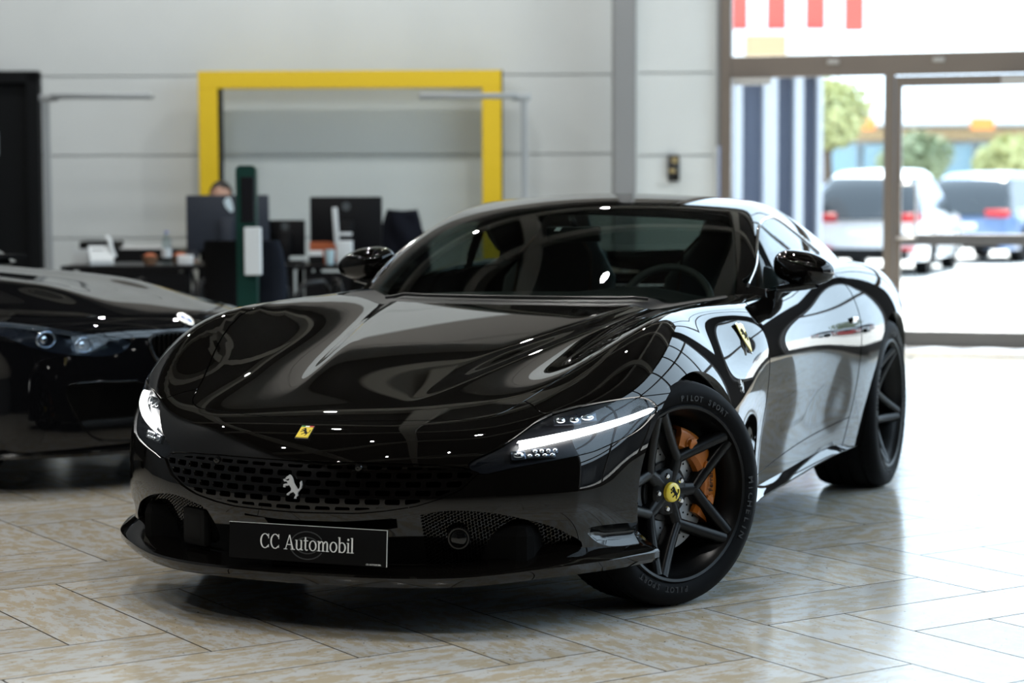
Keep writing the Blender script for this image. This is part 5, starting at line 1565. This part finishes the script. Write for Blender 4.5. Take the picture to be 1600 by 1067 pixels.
# office chairs
def office_chair(xc, ytop, ybot, w, d, m, rz, label):
    p = at(xc, ytop, d)
    T = empty('office_chair', rp(p.x, d, 0), YAW + rz)
    top = p.z
    rows = []
    for t in np.linspace(0, 1, 9):
        z = 0.50 + (top - 0.50) * t
        ww = w / 2 * (0.86 + 0.14 * math.sin(PI * min(t * 1.3, 1) * 0.5)) * (1 if t < 0.95 else 0.92)
        yb_ = 0.04 * math.sin(PI * t) - 0.08 * t
        rows.append([(ww * math.cos(a) * abs(math.cos(a)) ** -0.4 if abs(math.cos(a)) > 1e-6 else 0, -0.22 + yb_ + 0.035 * math.sin(a), z) for a in np.linspace(0, 2 * PI, 21)])
    b = MB().sheet(rows)
    for r in (rows[0], rows[-1]): b.bm.faces.new([b.bm.verts.new(q) for q in r[:-1]])
    b.build('backrest', m, T, 60)
    MB().box((0, 0.03, 0.47), (w * 1.0, 0.48, 0.09), 0.03).build('seat', m, T, 40)
    for s in (1, -1):
        MB().tube([(s * (w / 2 + 0.02), 0.20, 0.46), (s * (w / 2 + 0.05), 0.21, 0.62), (s * (w / 2 + 0.05), 0.14, 0.67), (s * (w / 2 + 0.05), -0.08, 0.67), (s * (w / 2 + 0.04), -0.16, 0.60), (s * (w / 2 + 0.02), -0.18, 0.48)], 0.016, 8).build('armrest', 'rim_black', T, 60)
    MB().cyl((0, 0.03, 0.26), 0.03, 0.36, 'z', 12).build('gas_column', 'rim_black', T, 40)
    for k in range(5):
        a = 2 * PI * k / 5
        sp_ = MB().tube([(0, 0.03, 0.10), (0.30 * math.cos(a), 0.03 + 0.30 * math.sin(a), 0.07)], 0.018, 8).build('base_leg', 'rim_black', T, 60)
        MB().cyl((0.30 * math.cos(a), 0.03 + 0.30 * math.sin(a), 0.03), 0.03, 0.04, 'x', 12).build('castor', 'rim_black', T, 40)
    tag(T, label, 'chair')
office_chair(350, 374, 480, 0.235, DK - 0.9, 'chair_black', 0.1, 'black office chair in front of the grey monitor')
office_chair(453, 374, 470, 0.22, DK - 0.8, 'chair_blue', -0.45, 'dark blue office chair in front of the small monitor')
office_chair(575, 430, 480, 0.30, DK - 0.6, 'chair_black', 0.2, 'low black office chair half hidden under the right desk')
office_chair(268, 452, 500, 0.32, DK - 0.5, 'chair_black', 0.0, 'low black office chair under the left desk behind the bottle')
# black cabinet behind the left desk with trays
cd = DK + 1.9
tag(MB().box(((lx(130, cd) + lx(285, cd)) / 2, cd, hz(386, cd) / 2), (lx(285, cd) - lx(130, cd), 0.42, hz(386, cd)), 0.005, ROOM).build('low_cabinet', 'desk_black'), 'low black cabinet against the back wall behind the left desk', 'cabinet')
cz = hz(386, cd)
tag(MB().box((lx(158, cd), cd - 0.02, cz + 0.03), (0.28, 0.30, 0.06), 0.004, ROOM).build('document_tray', 'matte_black'), 'black document tray on the low cabinet', 'tray')
tag(MB().box((lx(226, cd), cd - 0.02, cz + 0.008), (0.34, 0.24, 0.016), 0.002, ROOM).build('paper_stack', 'paper'), 'flat white paper stack on the low cabinet', 'papers')
# things on the left desk
dz = 0.752
b = MB()
T = empty('desk_phone', rp(lx(146, DK), DK + 0.2, dz), YAW + 0.3); tag(T, 'white desk phone with tilted handset on the left desk', 'phone')
rows = [(-0.10, 0), (0.10, 0), (0.10, 0.03), (0.04, 0.13), (-0.10, 0.03)]
MB().prism(rows, 0.16, Matrix(((0, 0, 1, -0.08), (1, 0, 0, 0), (0, 1, 0, 0), (0, 0, 0, 1)))).build('body', 'white_plastic', T)
MB().tube([(0.09, -0.04, 0.05), (0.075, -0.02, 0.10), (0.065, 0.02, 0.165), (0.05, 0.05, 0.18)], [0.02, 0.016, 0.016, 0.022], 10).build('handset', 'white_plastic', T, 60)
MB().box((-0.02, 0.0, 0.085), (0.08, 0.008, 0.04), 0.002).build('display', 'screen_black', T)
T = empty('card_box', rp(lx(110, DK), DK + 0.40, dz), YAW); tag(T, 'pale open box at the left end of the left desk', 'box')
for sx in (-1, 1): MB().box((sx * 0.06, 0, 0.05), (0.006, 0.16, 0.10)).build('side_wall', 'white_plastic', T)
for sy in (-1, 1): MB().box((0, sy * 0.08, 0.05), (0.12, 0.006, 0.10)).build('end_wall', 'white_plastic', T)
T = empty('water_bottle', rp(lx(253, DK), DK + 0.15, dz), YAW); tag(T, 'clear plastic water bottle with violet cap on the left desk', 'bottle')
MB().lathe([(0.0, 0.0), (0.032, 0.0), (0.034, 0.01), (0.034, 0.12), (0.031, 0.13), (0.034, 0.14), (0.033, 0.165), (0.013, 0.20), (0.013, 0.215)], 'z', 20).build('bottle_body', 'bottle_plastic', T, 60)
MB().cyl((0, 0, 0.222), 0.015, 0.018, 'z', 16).build('cap', 'bottle_cap', T, 40)
MB().lathe([(0.0345, 0.05), (0.0345, 0.11)], 'z', 20).build('bottle_label', 'white_plastic', T, 60)
for x, d_, s_, m_, lab in ((228, 0.12, 0.060, 'brown_pulp', 'brown pulp snack bowl beside the water bottle'), (268, 0.3, 0.065, 'brown_pulp', 'brown pulp cup between the bottle and the white box')):
    T = empty('pulp_bowl', rp(lx(x, DK), DK + d_, dz), YAW); tag(T, lab, 'bowl')
    MB().lathe([(0.0, 0.0), (s_ * 0.6, 0.0), (s_, 0.06), (s_ - 0.004, 0.06), (s_ * 0.57, 0.004), (0.0, 0.004)], 'z', 24).build('bowl_shell', m_, T, 60)
    MB().sphere((0, 0, 0.055), (s_ * 0.75, s_ * 0.75, 0.025)).build('contents', 'orange_card', T, 60)
tag(MB().box((lx(284, DK), DK + 0.12, dz + 0.033), (0.10, 0.08, 0.066), 0.006, ROOM).build('tissue_box', 'paper', None, 40), 'white tissue box at the right end of the left desk', 'box')
# things on the right desk
T = empty('card_dispenser', rp(lx(536, DK - 0.0), DK + 0.10, dz), YAW); tag(T, 'white angular dispenser with tall slim stem on the right desk', 'dispenser')
MB().box((0, 0, 0.08), (0.105, 0.10, 0.16), 0.006).build('body', 'white_plastic', T, 40)
MB().box((-0.045, 0.02, 0.26), (0.035, 0.03, 0.26), 0.006, Matrix.Rotation(-0.06, 4, 'Y')).build('stem', 'white_plastic', T, 40)
MB().box((0.0, 0.0, 0.205), (0.10, 0.03, 0.022), 0.006).build('arm', 'white_plastic', T, 40)
T = empty('folder_stack', rp(lx(494, DK), DK + 0.22, dz), YAW); tag(T, 'orange folders standing on the right desk under the black monitor', 'folders')
for k in range(3): MB().box((0.02 * k, 0.02 * k, 0.075), (0.14, 0.012, 0.15 - 0.01 * k), 0.002).build('folder', 'orange_card', T)
T = empty('paper_cup', rp(lx(513, DK), DK + 0.06, dz), YAW); tag(T, 'pale blue paper cup in front of the orange folders', 'cup')
mat('cup_blue', (0.45, 0.62, 0.68), 0.5)
MB().lathe([(0.0, 0.0), (0.026, 0.0), (0.036, 0.10), (0.033, 0.10), (0.024, 0.004), (0.0, 0.004)], 'z', 20).build('cup_shell', 'cup_blue', T, 60)
T = empty('card_holder', rp(lx(492, DK), DK + 0.05, dz), YAW); tag(T, 'small black card holder on the front edge of the right desk', 'card holder')
MB().box((0, 0, 0.03), (0.10, 0.05, 0.06), 0.004).build('block', 'matte_black', T); MB().box((0, -0.005, 0.075), (0.09, 0.01, 0.04)).build('cards', 'paper', T)
# jacket over a chair back
jd = DK + 1.0
T = empty('draped_jacket', rp(lx(628, jd), jd, 0.62), YAW); tag(T, 'dark navy jacket draped over a chair beside the black monitor', 'jacket')
rows = []
hj = hz(330, jd) - 0.62
for t in np.linspace(0, 1, 14):
    w = 0.125 + 0.05 * math.sin(PI * t * 0.9) - 0.035 * t
    rows.append([((w * (1 + 0.10 * math.sin(5 * a + 6 * t))) * math.cos(a) + 0.03 * (1 - t), (0.07 + 0.02 * math.sin(3 * a + 9 * t)) * math.sin(a), hj * t + 0.018 * math.sin(2 * a + 1.0) * t) for a in np.linspace(0, 2 * PI, 31)])
b = MB().sheet(rows)
b.bm.faces.new([b.bm.verts.new(q) for q in rows[-1][:-1]])
b.build('jacket_body', 'jacket_navy', T, 80)
rows = []
for t in np.linspace(0, 1, 8):
    rows.append([(0.155 + 0.04 * math.cos(a) + 0.02 * t, -0.05 + 0.035 * math.sin(a), 0.30 - 0.28 * t) for a in np.linspace(0, 2 * PI, 13)])
MB().sheet(rows).build('sleeve', 'jacket_navy', T, 80)
MB().box((0.15, -0.09, 0.12), (0.05, 0.006, 0.02), 0, Matrix.Rotation(0.5, 4, 'Y')).build('care_label', 'logo_dim', T)
MB().box((0.0, 0.05, 0.16), (0.22, 0.03, 0.30), 0.01).build('chair_support', 'chair_black', T)
# seated person behind the grey monitor
pd = DK + 1.5
hp = at(345, 283, pd)
PX = empty('person', rp(hp.x, pd, 0), YAW)
tag(PX, 'person with short dark hair seated behind the large grey monitor', 'person')
top = hp.z
def skin_figure():
    J = {}
    def h(z): return top - 0.02 - z
    pts = [((0, 0.05, h(0.80)), 0.15), ((0, 0.04, h(0.62)), 0.135), ((0, 0.03, h(0.45)), 0.15), ((0, 0.02, h(0.33)), 0.12), ((0, 0.0, h(0.26)), 0.06), ((0, -0.01, h(0.20)), 0.058), ((0, -0.015, h(0.10)), 0.085),
           ((-0.17, 0.02, h(0.34)), 0.07), ((-0.23, -0.04, h(0.58)), 0.05), ((-0.16, -0.28, h(0.60)), 0.036), ((0.17, 0.02, h(0.34)), 0.07), ((0.23, -0.04, h(0.58)), 0.05), ((0.16, -0.28, h(0.60)), 0.036),
           ((-0.10, 0.03, h(0.82)), 0.09), ((-0.12, -0.38, h(0.80)), 0.07), ((-0.12, -0.40, h(1.22)), 0.045), ((0.10, 0.03, h(0.82)), 0.09), ((0.12, -0.38, h(0.80)), 0.07), ((0.12, -0.40, h(1.22)), 0.045)]
    ed = [(0, 1), (1, 2), (2, 3), (3, 4), (4, 5), (5, 6), (3, 7), (7, 8), (8, 9), (3, 10), (10, 11), (11, 12), (0, 13), (13, 14), (14, 15), (0, 16), (16, 17), (17, 18)]
    me = bpy.data.meshes.new('body'); me.from_pydata([p for p, r in pts], ed, []); me.update()
    o = bpy.data.objects.new('body', me); COL.objects.link(o)
    md = o.modifiers.new('skin', 'SKIN'); md.use_smooth_shade = True
    sv = me.skin_vertices[0].data
    for i, (p, r) in enumerate(pts): sv[i].radius = (r, r * (0.85 if i < 4 else 1.0))
    for i in range(len(pts)): sv[i].use_root = (i == 0)
    s2 = o.modifiers.new('sub', 'SUBSURF'); s2.levels = 2; s2.render_levels = 2
    ev = o.evaluated_get(bpy.context.evaluated_depsgraph_get())
    m2 = bpy.data.meshes.new_from_object(ev); m2.name = 'body'
    bpy.data.objects.remove(o)
    smooth(m2, 180)
    m2.materials.clear(); m2.materials.append(MATS['skin_tone']); m2.materials.append(MATS['shirt_dark'])
    for p in m2.polygons: p.material_index = 0 if p.center.z > h(0.24) or (p.center.y < -0.22 and p.center.z > h(0.7)) else 1
    return m2
link('body', skin_figure(), None, PX)
b = MB().sphere((0, -0.012, top - 0.125), (0.078, 0.098, 0.118), 28, 20)
for v in b.bm.verts:
    zr = (v.co.z - (top - 0.125)) / 0.118
    if zr < -0.2: v.co.x *= 1 + 0.28 * (zr + 0.2)
    v.co.y -= 0.022 * math.exp(-((v.co.x / 0.016) ** 2)) * math.exp(-((zr + 0.15) / 0.22) ** 2) if v.co.y < -0.05 else 0
b.build('head', 'skin_tone', PX, 180)
for s in (-1, 1):
    MB().sphere((s * 0.079, 0.0, top - 0.135), (0.012, 0.024, 0.034), 12, 10).build('ear', 'skin_tone', PX, 180)
    MB().sphere((s * 0.030, -0.096, top - 0.120), (0.013, 0.008, 0.007), 10, 8).build('eye', 'hair_dark', PX, 180)
MB().box((0, -0.103, top - 0.185), (0.045, 0.008, 0.008), 0.003).build('mouth', 'badge_red', PX, 40)
b = MB().sphere((0, 0.006, top - 0.098), (0.086, 0.104, 0.104), 28, 20)
for v in list(b.bm.verts):
    if v.co.y < -0.02 and v.co.z < top - 0.052 or v.co.z < top - 0.15: v.co = Vector((v.co.x * 0.8, max(v.co.y, -0.02) * 0.85, v.co.z))
    v.co += Vector((random.uniform(-1, 1), random.uniform(-1, 1), random.uniform(-1, 1))) * 0.002
b.build('hair', 'hair_dark', PX, 180)
office_chair(345, 330, 500, 0.40, pd + 0.12, 'chair_black', PI, 'black office chair with the seated person behind the grey monitor')
# ------------------------------------------------------------------ outside
mat('concrete_out', (0.62, 0.60, 0.57), 0.85)
noisy(MATS['concrete_out'], (0.58, 0.56, 0.53), (0.66, 0.64, 0.61), 0.8, 5, 0.3, 0.7)
mat('panel_blue', (0.075, 0.09, 0.135), 0.6)
mat('render_white', (0.72, 0.74, 0.76), 0.7)
mat('pilaster_grey', (0.34, 0.36, 0.40), 0.7)
mat('awning_red', (0.60, 0.08, 0.06), 0.7)
mat('sand_wall', (0.42, 0.30, 0.17), 0.8)
mat('shop_glass', (0.25, 0.38, 0.46), 0.15)
mat('teal_post', (0.05, 0.32, 0.30), 0.5)
mat('sign_orange', (0.75, 0.22, 0.04), 0.6)
mat('leaf_green', (0.22, 0.26, 0.15), 0.7)
mat('leaf_yellow', (0.42, 0.43, 0.20), 0.7)
mat('bark', (0.10, 0.07, 0.05), 0.9)
mat('car_white', (0.70, 0.72, 0.74), 0.2, 0, 0.5, 0.8)
mat('car_blue', (0.10, 0.17, 0.32), 0.2, 0.2, 0.5, 0.8)
mat('car_silver', (0.34, 0.40, 0.48), 0.25, 0.4, 0.5, 0.8)
mat('car_red', (0.35, 0.02, 0.02), 0.25, 0, 0.5, 0.8)
mat('tail_red', (0.45, 0.01, 0.015), 0.25)
mat('glass_dark', (0.02, 0.025, 0.03), 0.05)
mat('amber_lamp', (0.7, 0.3, 0.05), 0.3)
GR = MB().box((10, 40, -0.08), (150, 130, 0.06), 0, ROOM).build('ground_paving', 'concrete_out')
tag(GR, kind='structure')
mat('strip_brown', (0.10, 0.08, 0.06), 0.9)
tag(MB().box((lx(1435, 17.6), 17.9, -0.045), (1.2, 0.35, 0.02), 0, ROOM).build('paving_strip', 'strip_brown'), 'dark brown strip on the paving outside the glass entrance door', 'mat')  # flat dark brown strip lying on the paving
# striped neighbour building
NB = empty('striped_building', rp(0, 0, 0), YAW)
tag(NB, 'neighbour building with blue-grey panels, white pilasters and red-white awning above', 'building')
D1 = 27.0
w0, w1 = lx(1130, D1), lx(1284, D1)
zt = hz(104, D1)
MB().box(((w0 + w1) / 2 - 2.2, D1 + 2.2, zt / 2), (w1 - w0 + 4.4, 4.0, zt)).build('wall', 'panel_blue', NB)
for xa, xb in ((1146, 1159), (1192, 1214), (1240, 1254), (1276, 1284)):
    MB().box(((lx(xa, D1) + lx(xb, D1)) / 2, D1 + 0.1, zt / 2), (lx(xb, D1) - lx(xa, D1), 0.35, zt), 0.01).build('pilaster', 'pilaster_grey', NB)
zb = hz(50, D1)
MB().box(((w0 + w1) / 2 - 2.2, D1 + 1.9, (zt + zb) / 2), (w1 - w0 + 4.6, 4.3, zb - zt)).build('fascia', 'render_white', NB)
MB().box(((lx(1160, D1) + lx(1222, D1)) / 2, D1 - 0.3, hz(78, D1)), (lx(1222, D1) - lx(1160, D1), 0.06, 0.30)).build('shop_sign', 'sand_wall', NB)
for k in range(8):
    xa = 1135 + 30 * k
    MB().box(((lx(xa, D1) + lx(xa + 30, D1)) / 2, D1 + 0.0, zb + 0.45), (lx(xa + 30, D1) - lx(xa, D1), 0.25, 0.9)).build('awning_stripe', 'awning_red' if k % 2 == 0 else 'render_white', NB)
MB().box(((w0 + w1) / 2 - 2.2, D1 + 2.4, zb + 0.45), (w1 - w0 + 4.4, 3.8, 0.9)).build('parapet', 'render_white', NB)
# shop row far behind
SR = empty('shop_row', rp(0, 0, 0), YAW)
tag(SR, 'long low shop row with flat white roof and glass front across the street', 'building')
D2 = 64.0
a0, a1 = lx(1270, D2), lx(1900, D2)
def srow(name, y0, y1, m, x0=None, x1=None, off=0.0, dep=0.4):
    zz0, zz1 = max(hz(y0, D2), 0), hz(y1, D2)
    xx0 = a0 if x0 is None else lx(x0, D2); xx1 = a1 if x1 is None else lx(x1, D2)
    return MB().box(((xx0 + xx1) / 2, D2 + off, (zz0 + zz1) / 2), (xx1 - xx0, dep, zz1 - zz0)).build(name, m, SR)
srow('back_wall', 380, 190, 'render_white', off=3.0, dep=5.0)
srow('roof_slab', 200, 178, 'render_white', off=1.0, dep=8.0)
srow('fascia_band', 222, 203, 'sand_wall', off=0.2)
for k, xs in enumerate(range(1290, 1890, 60)):
    srow('shop_window', 300, 228, 'shop_glass', xs, xs + 50, off=0.3)
for xs in (1406, 1532, 1660, 1790): srow('canopy_post', 330, 222, 'teal_post', xs, xs + 9, off=-2.0, dep=0.2)
for xs, w in ((1310, 28), (1480, 34), (1620, 40)): srow('shop_sign', 210, 193, 'sign_orange', xs, xs + w, off=-3.2, dep=0.1)
# trees
def tree(x, yt, d, r, hgt, m, label, seed):
    rnd = random.Random(seed)
    T = empty('street_tree', rp(lx(x, d), d, 0), YAW)
    MB().tube([(0, 0, 0), (0.05, 0, hgt * 0.35), (0.0, 0.05, hgt * 0.75)], [0.16, 0.12, 0.05], 8).build('trunk', 'bark', T, 60)
    b = MB()
    for k in range(3):
        a = 2.1 * k + rnd.random()
        b.tube([(0.03, 0, hgt * 0.45), (r * 0.5 * math.cos(a), r * 0.5 * math.sin(a), hgt * 0.7)], [0.06, 0.02], 6)
    b.build('branches', 'bark', T, 60)
    bmx = bmesh.new()
    for k in range(2600):
        u_ = rnd.random() * 2 * PI; c_ = rnd.uniform(-1, 1); q = rnd.random() ** 0.4
        lump = 1 + 0.25 * math.sin(3 * u_ + 2 * c_) 
        s_ = math.sqrt(1 - c_ * c_)
        p = Vector((r * q * lump * s_ * math.cos(u_), r * q * lump * s_ * math.sin(u_), hgt * 0.68 + r * 0.85 * q * c_))
        d1 = Vector((rnd.uniform(-1, 1), rnd.uniform(-1, 1), rnd.uniform(-1, 1))).normalized() * 0.10
        d2 = d1.cross(Vector((rnd.uniform(-1, 1), rnd.uniform(-1, 1), rnd.uniform(-1, 1)))).normalized() * 0.06
        bmx.faces.new([bmx.verts.new(p - d1), bmx.verts.new(p + d2), bmx.verts.new(p + d1), bmx.verts.new(p - d2)])
    me = bpy.data.meshes.new('foliage'); bmx.to_mesh(me); bmx.free()
    tag(link('foliage', me, m, T), kind='stuff')
    tag(T, label, 'tree')
tree(1290, 120, 48, 1.0, 4.4, 'leaf_yellow', 'yellow-green street tree beside the striped neighbour building', 1)
tree(1432, 200, 55.5, 0.9, 3.0, 'leaf_green', 'green street tree in front of the shop row just right of the door mullion', 2)
tree(1580, 200, 55.0, 0.85, 2.9, 'leaf_yellow', 'yellow-green street tree in front of the shop row at the right door edge', 3)
# parked cars
def street_car(x, d, rz, m, label, kind='suv', scale=1.0):
    T = empty('parked_car', rp(lx(x, d), d, -0.05), YAW + rz)
    T.scale = (scale,) * 3
    L, W_ = 4.5, 0.92
    top = 1.62 if kind == 'suv' else 1.45
    sh = 0.98 if kind == 'suv' else 0.88
    hood = Spl([(0, 0.70), (0.25, 0.86), (1.0, sh - 0.02), (2.2, sh + 0.02), (4.0, sh + 0.04), (4.35, sh - 0.08), (4.5, 0.72)])
    def f(P):
        v = np.sqrt(P[:, 0] ** 2 + 1e-5); u = P[:, 1]; z = P[:, 2]
        a = z - (hood(u) - 0.06 * v * v)
        b = v - (W_ - 0.05 * ((z - 0.55) / 0.4) ** 2 - 0.05 * ((u - 2.2) / 2.2) ** 4)
        return lse(0.02, a, b, 0.10 + 0.10 * v * v - u, u - (4.42 - 0.10 * v * v))
    roof = Spl([(0.6, 0.80), (1.2, 1.08), (1.7, 1.38), (2.2, top - 0.03), (2.9, top), (3.6, top - 0.06), (4.1, 1.30 if kind == 'suv' else 1.15), (4.45, 0.9)])
    def g(P):
        v = np.sqrt(P[:, 0] ** 2 + 1e-5); u = P[:, 1]; z = P[:, 2]
        return lse(0.02, 0.8 * (z - (roof(u) - 0.08 * v * v)), v - (0.84 - 0.35 * (z - 0.95)))
    V = capsule_skin(f, 0.8, 3.7, 0.55, math.radians(110), 44, 22, 26)
    V = clip(V, V[0][:, 2] - 0.24)
    V = clip(V, np.maximum(np.minimum(np.hypot(V[0][:, 1] - 0.85, V[0][:, 2] - 0.34), np.hypot(V[0][:, 1] - 3.5, V[0][:, 2] - 0.34)) - 0.38, 0.5 - np.abs(V[0][:, 0])))
    skin_part('car_body', V, m, T, 0.02)
    Q = capsule_skin(g, 1.6, 3.6, 0.85, math.radians(95), 30, 18, 20)
    Q = clip(Q, np.minimum(f(Q[0]) + 0.01, Q[0][:, 2] - 0.85))
    ro = clip(Q, Q[0][:, 2] - (top - 0.14)); gl = clip(Q, -(Q[0][:, 2] - (top - 0.14)))
    skin_part('car_roof', ro, m, T, 0); skin_part('car_glass', gl, 'glass_dark', T, 0)
    for s in (1, -1):
        for u in (0.85, 3.5):
            w = MB().lathe([(0.0, 0.08), (0.2, 0.09), (0.22, 0.10), (0.33, 0.10), (0.34, 0.05), (0.34, -0.1), (0.0, -0.1)], 'x', 24, (s * 0.74, u, 0.34)).build('car_wheel', 'rubber', T, 40)
            MB().lathe([(0.0, 0.105), (0.2, 0.105)], 'x', 20, (s * 0.74, u, 0.34)).build('hubcap', 'steel', w, 40)
        MB().box((s * 0.62, 4.40, sh - 0.10), (0.42, 0.12, 0.13), 0.02).build('tail_lamp', 'tail_red', T, 40)
        MB().box((s * 0.62, 4.40, 0.42), (0.26, 0.10, 0.06), 0.01).build('reflector', 'tail_red', T, 40)
        MB().box((s * 0.66, 0.14, 0.74), (0.36, 0.14, 0.14), 0.02).build('head_lamp', 'lamp_silver', T, 40)
    MB().box((0, 2.2, 0.34), (1.4, 3.8, 0.16)).build('underbody', 'void_black', T)
    MB().box((0, 4.40, 0.34), (1.3, 0.10, 0.16), 0.02).build('rear_skirt', 'matte_black', T)
    MB().box((0, 4.44, 0.66), (0.52, 0.02, 0.11)).build('number_plate', 'render_white', T)
    tag(T, label, 'car')
street_car(1425, 35, math.radians(160), 'car_white', 'white hatchback parked outside, rear towards the showroom', 'suv')
street_car(1255, 43.5, math.radians(200), 'car_blue', 'dark blue car parked outside behind the striped building corner', 'sedan')
street_car(1505, 48, math.radians(120), 'car_silver', 'silver car parked outside between the white hatchback and the right door edge', 'sedan')
street_car(1615, 40, math.radians(150), 'car_blue', 'blue car parked outside at the right of the glass door', 'suv')
street_car(1690, 45, math.radians(170), 'car_red', 'red car parked outside beyond the right edge of the glass door', 'sedan')
street_car(1760, 39, math.radians(190), 'car_white', 'white car parked farthest right outside the showroom', 'sedan')
# the yard beyond the side glazing, seen mostly in the car's reflections
mat('hall_dark', (0.05, 0.05, 0.055), 0.7)
HB = empty('neighbour_hall', rp(0, 0, 0), YAW)
tag(HB, 'dark grey industrial hall standing beyond the side glazing', 'building')
MB().box((17.0, -3.0, 1.9), (6.0, 24.0, 3.8)).build('wall', 'hall_dark', HB)
MB().box((17.0, -3.0, 3.85), (6.3, 24.3, 0.12)).build('roof_edge', 'frame_grey', HB)
for k in range(5): MB().box((13.98, -11 + 4.6 * k, 1.4), (0.06, 2.6, 2.4)).build('gate', 'frame_grey', HB)
for k, (l_, d_) in enumerate(((24, 22), (27, 26), (29.5, 30.5), (31, 36), (22, 17.5))):
    tree(800 + l_ / d_ * 3229, 0, d_, 1.7, 4.0, 'leaf_green', ['green tree nearest the dark hall', 'green tree second from the dark hall', 'green tree third from the dark hall', 'green tree farthest from the dark hall', 'green tree right behind the dark hall corner'][k] + ' beyond the side glazing', 20 + k)
street_car(800 + 19.5 / 20 * 3229, 20, math.radians(60), 'car_red', 'red car parked in the side yard in front of the trees', 'sedan')
street_car(800 + 22.5 / 26 * 3229, 26, math.radians(70), 'car_white', 'white car parked in the side yard behind the red one', 'sedan')
